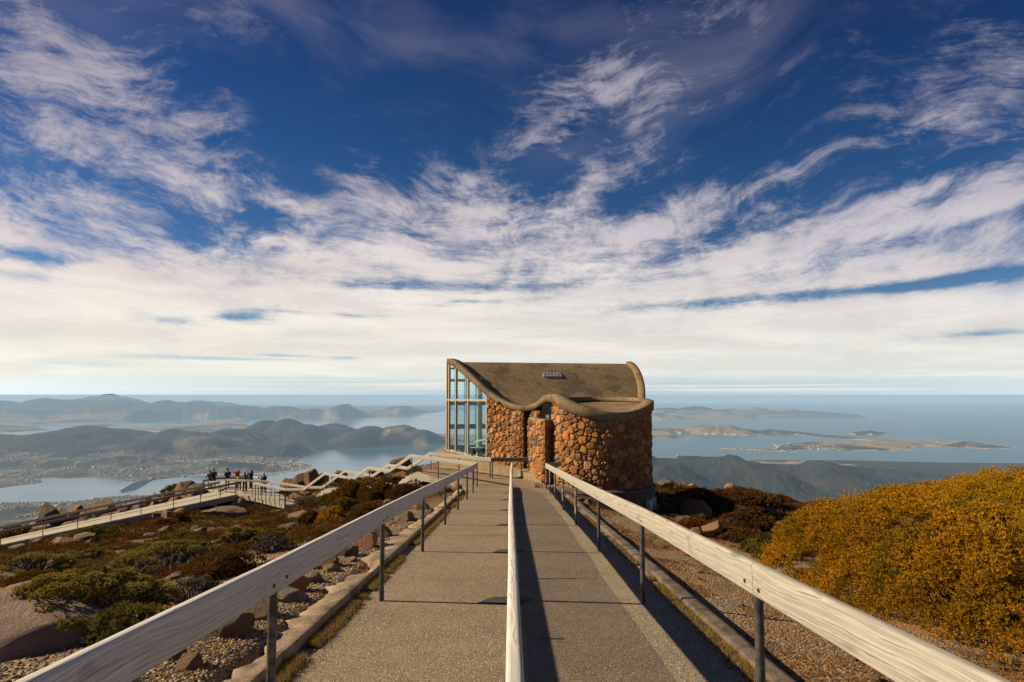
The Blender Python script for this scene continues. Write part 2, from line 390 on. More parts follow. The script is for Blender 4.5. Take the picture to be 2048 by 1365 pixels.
def far_height(X, Y):
    land = np.full(X.shape, -1e9); k = 0
    wob = fbm(X / 900, Y / 900, 3, 4) * np.clip(Y / 10000, 0.3, 3) * 120
    for p in LANDS: land = np.maximum(land, seg_dist(X, Y, p))
    land = land + wob
    base = np.where(land > 0, 6 + 34 * (1 - np.exp(-np.maximum(land, 0) / 900)), np.maximum(-28, land * 0.2))
    h = np.zeros(X.shape)
    rough = fbm(X / 1500, Y / 1500, 21, 5, 0.55)
    wx_ = 700 * fbm(X / 2600, Y / 2600, 31, 4); wy_ = 500 * fbm(X / 2200, Y / 2200, 37, 4)
    for px, py, d, sx, sdp in PEAKS:
        c = W(px, py, d); hp = c.z - SEA - 35
        g = np.exp(-((X + wx_ * min(1, sx / 60) - c.x) / (sx * d / F * 1.5)) ** 2 - ((Y + wy_ - c.y) / (sdp * 1.35)) ** 2)
        h = np.maximum(h, hp * g) + 0.12 * np.minimum(h, hp * g)
    rx = np.array([W(a, b, 7900).x for a, b in RIDGE]); rz = np.array([W(a, b, 7900).z for a, b in RIDGE]) - SEA - 35
    hr = np.interp(X / np.maximum(Y, 1) * 7900, rx, rz) * (X > -400) * np.clip((X / np.maximum(Y, 1) * 7900 - rx[0] + 900) / 900, 0, 1)
    side = np.where(Y > 7900, np.exp(-((Y - 7900) / 500) ** 2), np.exp(-((Y - 7900) / 1500) ** 2))
    spur = 1 + 0.95 * np.where(Y < 7900, np.clip(1.2 - side, 0, 1) * side, 0) * np.sin(X / 190 + Y / 700 + 2.6 * fbm(X / 900, Y / 900, 5, 3))
    h = np.maximum(h, hr * side * spur)
    m = np.clip(land / 250, 0, 1)
    h = (h + h * 0.22 * rough + 14 * (rough + 0.4) * np.clip(Y / 12000, 0.2, 2)) * m
    z = SEA + base + np.maximum(h, 0)
    z = z + m * (Y < 17000) * (15 * fbm(X / 70, Y / 110, 51, 3) + 26 * fbm(X / 420, Y / 420, 53, 4) * np.clip(h / 120, 0, 1))
    # the flank of the mountain we stand on
    r = np.hypot(X, Y)
    flank = -16 - (r - 60) * 0.33 - np.maximum(0, r - 500) * 0.02 + 25 * fbm(X / 300, Y / 300, 8, 4) * np.clip((r - 90) / 300, 0, 1)
    z = np.maximum(z, flank)
    return z, land
us = np.arange(-1.55, 1.551, 0.0017)
rows = np.concatenate([np.arange(809, 860, 0.35), np.arange(860, 960, 0.55), np.arange(960, 1060, 1.1)])
ds = np.array([(SEA - EYE) / (ray(1024, r)[2] / ray(1024, r)[1]) for r in rows])[::-1]
ds = np.concatenate([np.geomspace(58, ds[0] * 0.99, 70), ds])
DD, UU = np.meshgrid(ds, us, indexing='ij')
XX, YY = UU * DD, DD
ZZ, LL = far_height(XX, YY)
me = np_mesh('hills', np.stack([XX, YY, ZZ], -1).reshape(-1, 3), grid_faces(len(ds), len(us))[:, ::-1], smooth=True)
# what covers the land: 0 forest, 1 dry paddock, 2 suburb (a real land cover, drawn from height, slope and nearness to the water)
hh = ZZ - SEA
gy, gx = np.gradient(ZZ); slope = np.abs(np.gradient(ZZ, axis=0)) / np.maximum(np.gradient(YY, axis=0), 1) + np.abs(np.gradient(ZZ, axis=1)) / np.maximum(np.abs(np.gradient(XX, axis=1)), 1)
pad = fbm(XX / 1700, YY / 1700, 41, 4) + 0.55 * fbm(XX / 420, YY / 420, 47, 3)
px_ = XX / YY * F + 1024
east = ((YY > 13000) & (YY < 30000)).astype(float)
paddock = np.clip((pad - 0.12 + 0.35 * east * (hh < 330) - 0.80 * (YY < 9500)) * 5, 0, 1) * (hh < 420) * np.clip((px_ - 300 + 400 * (YY > 17000)) / 200, 0.0, 1)
sub = fbm(XX / 900, YY / 900, 61, 4)
suburb = np.clip((0.62 + sub * 1.0 - hh / 210) * 4, 0, 1) * (YY > 4200) * (YY < 13200) * (px_ < 1030)
suburb = np.maximum(suburb, np.clip((sub * 1.3 + 0.1 - hh / 260) * 4, 0, 1) * (YY > 3200) * (YY < 9000) * (px_ >= 1030) * 0.7)
suburb = np.maximum(suburb, np.clip((sub + 0.05) * 4, 0, 1) * (YY > 12500) * (YY < 16000) * (px_ > 1500) * 0.7)
shore = np.clip(1 - np.abs(LL - 20) / 45, 0, 1) * (YY > 9000) * (hh < 30) * ((YY < 12800) | (px_ > 1100))
vcol(me, np.stack([paddock, suburb, shore], -1).reshape(-1, 3), 'cover')
m, nt, p = material('far_land')
P_ = position(nt)
r_, g_, b_ = sep(attr(nt, 'cover'))
fo = mix(noise(P_, 0.020, 6, 0.75).step(0.38, 0.62), (0.003, 0.008, 0.014), (0.034, 0.043, 0.044))
fo = mix(noise(P_, 0.0022, 4, 0.6).step(0.35, 0.7), fo, (0.036, 0.034, 0.028))
pd = mix(noise(P_, 0.0035, 5, 0.6).step(0.35, 0.65), (0.29, 0.20, 0.105), (0.12, 0.10, 0.06))
sb = mix(noise(P_, 0.006, 5, 0.65).step(0.4, 0.65), (0.055, 0.062, 0.05), (0.16, 0.14, 0.12))
sb = mix(noise(P_, 0.0018, 2, 0.5).step(0.66, 0.74), sb, (0.10, 0.16, 0.05))
c = mix(r_, fo, pd); c = mix(g_, c, sb); c = mix(b_.step(0.3, 0.8), c, (0.55, 0.45, 0.32))
setin(nt, p.inputs['Base Color'], c); p.inputs['Roughness'].default_value = 0.95; p.inputs['Specular IOR Level'].default_value = 0.05
bump(nt, p, noise(P_, 0.02, 3, 0.6), 0.8, 14.0)
tag(link('hills', me, m), kind='structure')

# sea
m, nt, p = material('sea_water')
P_ = position(nt)
sx_ = scale3(P_, (1.0, 1.0, 0.0))
patch = noise(scale3(P_, (0.35, 1.0, 0.0)), 0.00045, 5, 0.6)
setin(nt, p.inputs['Base Color'], mix(patch.step(0.35, 0.7), (0.020, 0.085, 0.15), (0.045, 0.135, 0.20)))
open_ = sep(P_)[0].step(-1500.0, 3500.0)            # sheltered river and bays on the left, wind-roughened sea on the right
setin(nt, p.inputs['Roughness'], patch.step(0.3, 0.7, 0.02, 0.12) + open_ * 0.2 + 0.08)
p.inputs['Specular IOR Level'].default_value = 0.5
bump(nt, p, noise(sx_, 0.006, 6, 0.6) * 0.7 + noise(sx_, 0.03, 3, 0.6) * 0.3, 0.3, 9.0)
for n_ in nt.nodes:
    if n_.bl_idname == 'ShaderNodeBump': nt.links.new((open_ * 0.24 + 0.07).s, n_.inputs['Strength'])
tag(MB().add([(-90000, -9000, SEA), (90000, -9000, SEA), (90000, 86000, SEA), (-90000, 86000, SEA)], [(0, 1, 2, 3)]).build('sea', m), kind='structure')

# haze: clear mountain air that only tells over kilometres
m = bpy.data.materials.new('haze_air'); m.use_nodes = True; nt = m.node_tree; nt.nodes.clear()
out = nt.nodes.new('ShaderNodeOutputMaterial'); pv = nt.nodes.new('ShaderNodeVolumePrincipled')
pv.inputs['Color'].default_value = (0.46, 0.71, 1.0, 1); pv.inputs['Density'].default_value = 2.3e-5
pv.inputs['Anisotropy'].default_value = 0.0
nt.links.new(pv.outputs[0], out.inputs['Volume'])
try: m.cycles.homogeneous_volume = True
except Exception: pass
tag(MB().box((-95000, -12000, SEA - 40), (95000, 95000, 5.2)).build('haze', m), kind='stuff')
# ------------------------------------------------------------------ the summit: ground, ramped path, kerbs
MSL = ray(1024, 892)[2] / ray(1024, 892)[1]          # the ramp falls about one in twelve
PATH_END = 22.9
def ramp_z(y): return MSL * min(y, PATH_END)
def on_ramp(px, py):
    x, y, z = ray(px, py); d = EYE / (MSL - z / y)
    return x / y * d, d
FLAT = MSL * PATH_END
CTRL = []
for yy in (-8, 0, 3, 6, 9, 12, 16, 20, 23):
    CTRL += [(-2.0, yy, ramp_z(yy) + 0.07), (0, yy, ramp_z(yy) - 0.06), (2.05, yy, ramp_z(yy) - 0.03)]
for yy, a in ((3, .07), (6, .05), (10, .0), (15, -.15), (20, -.3)): CTRL.append((-3.5, yy, ramp_z(yy) + a))
for px, py, d in [(400, 1300, 4.5), (150, 1250, 7), (0, 1230, 8), (450, 1110, 13), (600, 1060, 17), (700, 1010, 23), (800, 985, 25), (300, 1100, 16), (100, 1130, 14),
                  (0, 1112, 18), (250, 1062, 25), (0, 1100, 30), (450, 1042, 30), (560, 1024, 37), (400, 1018, 40), (650, 1002, 33), (740, 974, 32), (200, 1062, 38), (0, 1100, 37),
                  (100, 1053, 44), (300, 1003, 50), (430, 988, 52), (520, 992, 48), (600, 968, 49), (700, 952, 43), (800, 938, 36.5), (-200, 1130, 37), (-200, 1110, 46),
                  (1500, 1180, 8), (1450, 1120, 11), (1350, 1052, 18), (1600, 1205, 7.5), (2048, 1365, 5.2), (1320, 1046, 21.5), (1260, 1055, 20.5), (1420, 1058, 20), (1500, 1052, 22), (1550, 1032, 27),
                  (1400, 1004, 33), (1480, 1002, 36), (1360, 980, 38), (1450, 990, 42), (1570, 1008, 42), (1700, 1003, 42), (1800, 1010, 44), (2048, 1040, 40)]:
    v = W(px, py + (14 if (px < 900 and d > 12) else 0), d); CTRL.append((v.x, v.y, v.z))
CTRL += [(8.5, 10.5, -1.6), (12, 5, -1.2), (14, 12, -2.0), (3, 29, -2.6), (3, 36, -3.4), (2, 45, -6.0), (-12, -8, 0.3), (12, -8, 0.2), (30, 0, -2), (-30, 0, -4.5), (35, 30, -7), (-45, 30, -11), (-45, 45, -13)]
for xx in (-60, -40, -20, 0, 20, 40):
    CTRL += [(xx, 58, -13 + 0.00 * xx), (xx, 78, -26), (xx, 96, -40)]
for px, py, d, dz in [(955, 925, 24.3, 1.9), (821.5, 909, 27.0, 1.9), (777.5, 939.5, 29.0, 1.75), (736.5, 933, 31.0, 1.8), (707, 955, 32.6, 1.7), (650, 944.7, 35.6, 1.8), (607, 977, 38.0, 1.75), (570, 977, 39.0, 2.1), (510, 965, 42.0, 2.1),
                      (474, 964, 43.0, 2.0), (400, 978.8, 42.0, 1.75), (300, 999, 41.2, 1.65), (219, 1016.9, 40.0, 1.55), (100, 1041, 38.7, 1.45), (0, 1062.6, 37.5, 1.4), (-100, 1084, 36.5, 1.4), (455, 962, 47, 2.0), (520, 960, 47, 1.9), (0, 1053.5, 40.4, 1.5), (200, 1011.5, 43, 1.6), (400, 972, 45.2, 1.7)]:
    v = W(px, py, d); CTRL.append((v.x, v.y, v.z - dz))
CTRL = np.array(CTRL, float)
def _phi(r2): return 0.5 * r2 * np.log(r2 + 1e-9)
def _fit(c):
    n = len(c); r2 = ((c[:, None, :2] - c[None, :, :2]) ** 2).sum(-1)
    A = np.zeros((n + 3, n + 3)); A[:n, :n] = _phi(r2) + np.eye(n) * 1.5
    A[:n, n] = 1; A[:n, n + 1:] = c[:, :2]; A[n, :n] = 1; A[n + 1:, :n] = c[:, :2].T
    return np.linalg.solve(A, np.concatenate([c[:, 2], np.zeros(3)]))
WTS = _fit(CTRL)
def sstep(a, b, x):
    t = np.clip((x - a) / (b - a), 0, 1); return t * t * (3 - 2 * t)
def ground(x, y, rough=True):
    x = np.atleast_1d(np.asarray(x, float)); y = np.atleast_1d(np.asarray(y, float))
    z = np.full(x.shape, WTS[-3]) + WTS[-2] * x + WTS[-1] * y
    for c, w in zip(CTRL, WTS[:-3]): z = z + w * _phi((x - c[0]) ** 2 + (y - c[1]) ** 2)
    off = np.maximum(np.maximum(-2.3 - x, x - 2.5), (y - 30))
    k = np.clip(off / 2.5, 0, 1)
    if rough: z = z + k * (0.24 * fbm(x / 3.1, y / 3.1, 3, 4) + 0.35 * fbm(x / 9, y / 9, 5, 2) * np.clip(off / 6 - .4, 0, 1)) + 0.03 * fbm(x / .6, y / .6, 9, 3) * np.clip(off * 4, 0, 1)
    # held just under the path and the forecourt
    fl = np.where(y < PATH_END, MSL * y, FLAT)
    wall = sstep(2.15, 1.95, np.abs(x - 0.05)) * sstep(24.5, 23.0, y)
    z = z * (1 - wall) + (fl - 0.06) * wall
    court = sstep(0.5, 0.0, np.hypot(np.maximum(np.abs(x + 0.3) - 2.4, 0), np.maximum(np.abs(y - 25.2) - 2.4, 0)))
    return z * (1 - court) + (FLAT - 0.12) * court
def gz(x, y): return float(ground(x, y)[0])
def hit(px, py, d0=2.0, d1=46.0):
    """how far ahead a sight line of the photograph meets the ground"""
    x, y, z = ray(px, py); d = np.linspace(d0, d1, 900); g = ground(x / y * d, d, False)
    k = np.nonzero(EYE + z / y * d <= g)[0]
    return float(d[k[0]]) if len(k) else None

xs = np.concatenate([np.arange(-75, -26, 1.0), np.arange(-26, -7, 0.3), np.arange(-7, 7, 0.11), np.arange(7, 26, 0.3), np.arange(26, 56, 1.0)])
ys = np.concatenate([np.arange(-10, 1, 0.6), np.arange(1, 13, 0.11), np.arange(13, 30, 0.25), np.arange(30, 62, 0.5), np.arange(62, 97, 1.4)])
YG, XG = np.meshgrid(ys, xs, indexing='ij')
ZG = ground(XG.ravel(), YG.ravel()).reshape(XG.shape)
me = np_mesh('ground', np.stack([XG, YG, ZG], -1).reshape(-1, 3), grid_faces(len(ys), len(xs))[:, ::-1], smooth=True)
wobble = 0.7 * fbm(XG / 2.3, YG / 2.3, 13, 4)
grav = np.maximum(sstep(-4.6, -3.7, XG + wobble) * (XG < 0) * sstep(19, 12, YG + 3 * wobble), (XG > 0) * sstep(5.6, 4.6, XG - 0.06 * YG + wobble) * sstep(21, 17, YG)) * (YG < 22)
vcol(me, np.stack([grav, grav * 0, grav * 0], -1).reshape(-1, 3), 'cover')
m, nt, p = material('summit_soil')
P_ = position(nt); gv, _, _ = sep(attr(nt, 'cover'))
cell = voronoi(P_, 34.0, 'F1', 'Color'); c1, c2_, c3 = sep(cell)
vd = voronoi(P_, 34.0)
stone = c1.ramp([(0, (0.10, 0.075, 0.05)), (0.3, (0.21, 0.14, 0.075)), (0.6, (0.12, 0.105, 0.09)), (0.85, (0.29, 0.18, 0.08)), (1, (0.36, 0.30, 0.22))])
stone = mix(noise(P_, 1.1, 4, 0.6).step(0.38, 0.62), stone, (0.23, 0.125, 0.045))
soil = mix(noise(P_, 0.9, 6, 0.65).step(0.35, 0.65), (0.045, 0.026, 0.012), (0.13, 0.068, 0.024))
soil = mix(noise(P_, 3.3, 4, 0.6).step(0.60, 0.72), soil, (0.24, 0.17, 0.09))
setin(nt, p.inputs['Base Color'], mix(gv, soil, stone)); p.inputs['Roughness'].default_value = 0.95
bump(nt, p, (1.0 - vd) * 0.6 + noise(P_, 9, 5, 0.6) * 0.6, 0.9, 0.03)
tag(link('ground', me, m), kind='structure')

def asphalt(name, a, b, sc=150.0, patchy=0.5, st=0.7):
    m, nt, p = material(name); P_ = position(nt)
    agg = voronoi(P_, sc * .85, 'F1', 'Color'); r_, g_, b_ = sep(agg); d_ = voronoi(P_, sc * .85)
    g1 = noise(P_, 0.8, 5, 0.6); g2 = noise(P_, 4.0, 6, 0.65)
    c = mix((r_ * 0.50 + g1 * 0.36 + g2 * 0.24).step(0.25, 0.85), tuple(v * .68 for v in a), tuple(v * 1.12 for v in b))
    crk = voronoi(comb(nt, sep(P_)[0] * 1.0 + (g2 - .5) * .5, sep(P_)[1] * .55 + (g2 - .5) * .4, 0.0), 0.55, 'DISTANCE_TO_EDGE')
    c = mix(crk.step(0.011, 0.003) * g1.step(0.50, 0.65) * 0.30, c, tuple(v * .35 for v in a))
    c = mix(noise(P_, 1.7, 5, 0.7).step(0.50, 0.66) * 0.35, c, tuple(v * .6 for v in b))
    c = mix(r_.step(0.93, 0.97) * 0.8, c, tuple(min(1, v * 2.2) for v in b))
    c = mix(noise(scale3(P_, (1.0, 0.4, 1.0)), 0.9, 6, 0.7).step(0.60, 0.80) * patchy * 0.6, c, tuple(v * 0.55 for v in a))
    setin(nt, p.inputs['Base Color'], c); p.inputs['Roughness'].default_value = 0.9
    bump(nt, p, (1.0 - d_) + noise(P_, 60, 3, 0.6) * 0.6, st, 0.006)
    return m
M_PATH = asphalt('worn_asphalt', (0.130, 0.102, 0.068), (0.250, 0.196, 0.128))
M_DARK = asphalt('newer_asphalt', (0.084, 0.067, 0.050), (0.168, 0.134, 0.096), 170.0, 0.7)
M_STRIP = asphalt('concrete_strip', (0.145, 0.122, 0.084), (0.255, 0.210, 0.140), 130.0, 0.3)
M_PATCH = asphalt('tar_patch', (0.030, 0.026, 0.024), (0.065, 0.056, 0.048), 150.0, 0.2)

def strip_mesh(name, left, right, y0, y1, lift, mat, step=0.25, wob=0.0, seed=0):
    yy = np.concatenate([np.arange(y0, min(y1, PATH_END), step), [min(y1, PATH_END)]])
    l = np.array([left(v) if callable(left) else left for v in yy]) ; r = np.array([right(v) if callable(right) else right for v in yy])
    z = MSL * yy + lift
    co = np.concatenate([np.stack([l, yy, z], -1), np.stack([r, yy, z], -1)])
    n = len(yy); i = np.arange(n - 1)
    return tag(link(name, np_mesh(name, co, np.stack([i, n + i, n + i + 1, i + 1], -1)), mat), kind='structure')
def wav(c, a, f, s): return lambda y: c + a * (float(vnoise(y * f, 0.0, s)) - 0.5) * 2
strip_mesh('path', -1.72, 1.79, -9, 22.9, 0.0, M_PATH)
edge = lambda y: 1.155 + 0.035 * (float(vnoise(y * .8, 0, 4)) - .5) - 0.07 * sstep(14, 20, y) - 0.5 * sstep(19.0, 22.9, y) ** 2
strip_mesh('path', wav(0.13, 0.012, 1.3, 2), edge, -9, 22.9, 0.006, M_DARK)
strip_mesh('path', lambda y: edge(y) + 0.004, wav(1.72, 0.05, 1.1, 6), -9, 19.6, 0.004, M_STRIP)
# level forecourt between the ramp and the shelter
fc = MB().prism([(-1.72, PATH_END), (1.62, PATH_END), (1.62, 23.9), (1.1, 24.8), (0.2, 26.2), (-1.2, 27.6), (-3.2, 29.3), (-4.2, 28.6), (-4.3, 27.4)], FLAT - 0.3, FLAT)
tag(fc.build('path', M_PATH), kind='structure')

# concrete kerbs
def concrete_kerb(name, a, b):
    m, nt, p = material(name); P_ = position(nt)
    c = mix(noise(P_, 4.5, 7, 0.72).step(0.32, 0.68), a, b)
    c = mix(noise(P_, 2.6, 6, 0.7).step(0.48, 0.62) * 0.75, c, tuple(v * .5 for v in a))
    setin(nt, p.inputs['Base Color'], c); p.inputs['Roughness'].default_value = 0.92
    bump(nt, p, noise(P_, 70, 4, 0.7) + noise(P_, 12, 5, 0.7) * 1.5, 0.9, 0.015)
    return m
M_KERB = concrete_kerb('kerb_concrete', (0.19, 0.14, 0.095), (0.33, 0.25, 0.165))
def kerb(x_in, x_out, h_in, h_out, y0, y1, ragged=0.0, seed=1, mat=None):
    yy = np.arange(y0, y1, 0.07); n = len(yy); sgn = 1 if x_out > x_in else -1
    ro = x_out + sgn * ragged * (fbm(yy * 1.3, yy * 0, seed, 4) + 0.55 * fbm(yy * 5, yy * 0, seed + 3, 3))
    base = MSL * yy
    jit = 0.006 * fbm(yy * 4, yy * 0, seed + 9, 3)
    rows = [(np.full(n, x_in), base - 0.12), (np.full(n, x_in) + jit, base + h_in - 0.012), (np.full(n, x_in) + sgn * 0.014, base + h_in + jit * 0.5), ((x_in * 2 + ro) / 3, base + h_in + 0.10 * ragged * fbm(yy * 4, yy * 0 + 2, seed + 21, 4)), ((x_in + ro * 2) / 3, base + h_out + 0.16 * ragged * fbm(yy * 5, yy * 0 + 5, seed + 22, 4)), (ro, base + h_out - 0.10 * ragged + 0.16 * ragged * fbm(yy * 5, yy * 0 + 9, seed + 23, 4)), (ro + sgn * (0.02 + 0.2 * ragged), base - 0.15)]
    co = np.concatenate([np.stack([a, yy, b], -1) for a, b in rows])
    f = grid_faces(len(rows), n)
    tag(link('kerb', np_mesh('kerb', co, f[:, ::-1] if sgn < 0 else f, smooth=False), mat or M_KERB), kind='structure')
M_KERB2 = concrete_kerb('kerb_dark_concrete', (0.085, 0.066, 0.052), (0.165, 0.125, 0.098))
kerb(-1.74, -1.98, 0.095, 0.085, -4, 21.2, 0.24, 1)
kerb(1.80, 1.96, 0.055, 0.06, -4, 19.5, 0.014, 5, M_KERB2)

# patches round the feet of the middle posts, and old tar seams across the path
LP = [on_ramp(*q) for q in [(763, 1202), (845, 1103.6), (890, 1050), (916, 1020.5), (934, 1000), (946, 986.5), (954, 975.5)]]
LP = [(-1.40, 2 * LP[0][1] - LP[1][1])] + LP
RP = [on_ramp(*q) for q in [(1286, 1205), (1198, 1104), (1152, 1051), (1126, 1021), (1110, 1000), (1100, 987.7), (1092.5, 980)]]
RP = [(1.40, 2 * RP[0][1] - RP[1][1])] + RP
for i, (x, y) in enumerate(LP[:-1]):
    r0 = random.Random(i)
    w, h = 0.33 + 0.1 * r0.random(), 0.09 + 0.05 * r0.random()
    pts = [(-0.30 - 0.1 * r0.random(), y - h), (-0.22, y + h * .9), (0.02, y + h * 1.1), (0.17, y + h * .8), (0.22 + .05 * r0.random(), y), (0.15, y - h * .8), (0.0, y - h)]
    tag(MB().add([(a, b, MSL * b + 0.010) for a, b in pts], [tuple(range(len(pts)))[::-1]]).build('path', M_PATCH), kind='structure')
for y, a, b, t in [(7.35, 0.16, 1.10, .012), (10.9, -1.6, 0.0, .008), (14.4, -1.6, 0.9, .01), (16.6, -1.5, 0.9, .012), (18.6, -1.5, .8, .012), (12.4, 0.2, 1.0, .008), (20.6, -1.4, .7, .014), (5.1, .2, .5, .01)]:
    xx = np.arange(a, b, 0.06); o = 0.02 * fbm(xx * 3, xx * 0 + y, 3, 4); th = t * (0.5 + vnoise(xx * 7, xx * 0 + y, 8))
    co = np.concatenate([np.stack([xx, y + o - th, MSL * (y + o - th) + 0.012], -1), np.stack([xx, y + o + th, MSL * (y + o + th) + 0.012], -1)])
    n = len(xx); i = np.arange(n - 1)
    tag(link('path', np_mesh('path', co, np.stack([i, i + 1, n + i + 1, n + i], -1)), M_PATCH), kind='structure')
# drain with a rusty grate beside the step
g = empty('drain_grate', (1.05, 23.5, FLAT), 'rusty slotted drain grate sunk in the path beside the concrete ledge', 'drain grate')
m, nt, p = material('rust'); P_ = position(nt)
setin(nt, p.inputs['Base Color'], mix(noise(P_, 18, 4, 0.6), (0.10, 0.035, 0.012), (0.22, 0.085, 0.03))); p.inputs['Roughness'].default_value = 0.85
M_RUST = m
b = MB()
for k in range(9): b.box((0.93 + k * 0.022, 23.0, FLAT + 0.004), (0.943 + k * 0.022, 24.0, FLAT + 0.016))
b.build('grate', M_RUST, g)
MB().box((0.86, 22.95, FLAT + 0.002), (0.925, 24.05, FLAT + 0.02)).box((1.13, 22.95, FLAT + 0.002), (1.19, 24.05, FLAT + 0.02)).build('frame', M_KERB, g)

# ------------------------------------------------------------------ handrails: weathered boards on galvanised posts
def wood(name, a, b, dark, grain=1.0):
    m, nt, p = material(name); O = coords(nt); rnd = objrand(nt)
    ox, oy, oz = sep(O)
    v = comb(nt, ox * 0.55 + rnd * 37.0, oy + rnd * 11.0, oz * 1.0)
    w0 = noise(v, 1.6, 3, 0.5)
    ring = noise(comb(nt, ox * 0.8 + rnd * 20.0, oy * 14.0, oz * 14.0 + w0 * 2.2), 2.6 * grain, 7, 0.66, 0.2)
    lines = ((oz * 150.0 + oy * 110.0 + w0 * 22.0 + ring * 5.0).f('SINE') * 0.5 + 0.5)
    fineg = noise(comb(nt, ox * 3.0 + rnd * 9.0, oy * 160.0, oz * 160.0), 1.0, 3, 0.6)
    c = mix((ring * 0.75 + lines * 0.25).step(0.25, 0.75), a, b)
    c = mix(lines.step(0.88, 1.0) * ring.step(0.4, 0.6) * 0.75, c, dark)
    c = mix(fineg.step(0.52, 0.70) * 0.5, c, dark)
    kn = voronoi(comb(nt, ox * 1.6 + rnd * 5.0, oy * 4.0, oz * 7.0), 1.0)
    c = mix(kn.step(0.16, 0.05) * 0.5, c, dark)
    st = noise(comb(nt, ox * 2.0 + rnd * 13.0, oy * 5, oz * 5.0), 1.6, 3, 0.5)
    c = mix(st.step(0.68, 0.74) * 0.4, c, dark)
    setin(nt, p.inputs['Base Color'], c); p.inputs['Roughness'].default_value = 0.8
    bump(nt, p, ring * 0.5 + lines * 0.3 + fineg * 0.4, 0.35, 0.004)
    return m
M_RAIL = wood('silvered_pine', (0.235, 0.222, 0.195), (0.375, 0.352, 0.305), (0.10, 0.09, 0.075))
M_RAIL_LIFT = wood('shade_lifted_pine', (0.40, 0.39, 0.37), (0.60, 0.58, 0.55), (0.20, 0.19, 0.175))  # same pine made paler, to lift the left rail's shaded face
M_DECK = wood('deck_pine', (0.30, 0.27, 0.21), (0.46, 0.42, 0.33), (0.14, 0.12, 0.09))
M_RAIL_SHADE = wood('shade_toned_pine', (0.24, 0.215, 0.18), (0.36, 0.325, 0.27), (0.12, 0.10, 0.08))  # rail pine with shade put into its tone, for the long ramp
m, nt, p = material('galvanised_steel'); P_ = position(nt)
setin(nt, p.inputs['Base Color'], mix(noise(P_, 14, 5, 0.65).step(0.35, 0.7), (0.055, 0.055, 0.056), (0.15, 0.147, 0.143)))
setin(nt, p.inputs['Roughness'], noise(P_, 30, 3, 0.6) * 0.3 + 0.35); p.inputs['Metallic'].default_value = 0.65
M_STEEL = m
m, nt, p = material('flaking_paint'); P_ = position(nt)
setin(nt, p.inputs['Base Color'], mix(noise(scale3(P_, (1, 1, .5)), 24, 5, 0.7).step(0.42, 0.5), (0.46, 0.42, 0.36), (0.16, 0.09, 0.05)))
p.inputs['Roughness'].default_value = 0.7
M_FLAKE = m
m, nt, p = material('dark_bolt'); p.inputs['Base Color'].default_value = (0.06, 0.05, 0.045, 1); p.inputs['Metallic'].default_value = 0.7; p.inputs['Roughness'].default_value = 0.5
M_BOLT = m
def board_mesh(L, h, t, r=0.018, seg=4):
    """a board along X with softened edges, centred, its top at z = 0"""
    pts = []
    for cx, cz, a0 in ((t / 2 - r, -r, 0), (-t / 2 + r, -r, 90), (-t / 2 + r * .5, -h + r * .5, 180), (t / 2 - r * .5, -h + r * .5, 270)):
        rr = r if cz == -r else r * .5
        for k in range(seg + 1):
            a = R(a0 + 90 * k / seg); pts.append((cx + rr * math.cos(a), cz + rr * math.sin(a)))
    n = len(pts); vs = [(-L / 2, y, z) for y, z in pts] + [(L / 2, y, z) for y, z in pts]
    fs = [tuple(range(n))[::-1], tuple(range(n, 2 * n))] + [(k, (k + 1) % n, n + (k + 1) % n, n + k) for k in range(n)]
    me = bpy.data.meshes.new('board'); me.from_pydata(vs, [], fs); me.update()
    me.polygons.foreach_set('use_smooth', np.ones(len(fs), bool)); me.set_sharp_from_angle(angle=R(50))
    return me
def board(p, q, h, t, parent, mat, name='rail_board', gap=0.004, r=0.018):
    p, q = Vector(p), Vector(q); d = q - p; L = d.length - gap; d.normalize()
    side = Vector((-d.y, d.x, 0)).normalized(); up = d.cross(side)
    me = board_mesh(L, h, t, r)
    o = link(name, me, mat, parent, loc=(p + q) / 2)
    o.rotation_euler = Matrix((d, side, up)).transposed().to_euler()
    return o
def tubepart(name, p, q, r, parent, mat, n=14):
    return MB().tube(p, q, r, n=n).build(name, mat, parent, smooth=True)
def handrail(label, pts, posts, group, mat=None, h=0.18, t=0.055, pr=0.026, joints=None, wires=(), postmat=None, bolts=True):
    """pts: rail top line; posts: (x, y, z foot, z head)"""
    pts = [Vector(v) for v in pts]; mat = mat or M_RAIL
    root = empty('handrail', (posts[0][0], posts[0][1], posts[0][2]) if posts else pts[0], label, 'handrail', group)
    for a, b in zip(pts[:-1], pts[1:]): board(a, b, h, t, root, mat)
    for k, (x, y, z0, z1) in enumerate(posts):
        pm = postmat(k) if postmat else M_STEEL
        tubepart('post', (x, y, z0), (x, y, z1), pr, root, pm)
    for a, b in wires: tubepart('wire', a, b, 0.008, root, M_STEEL, 6)
    return root
def rng_w(i, s, a): return a * (random.Random(i * 31 + s).random() - 0.5) * 2
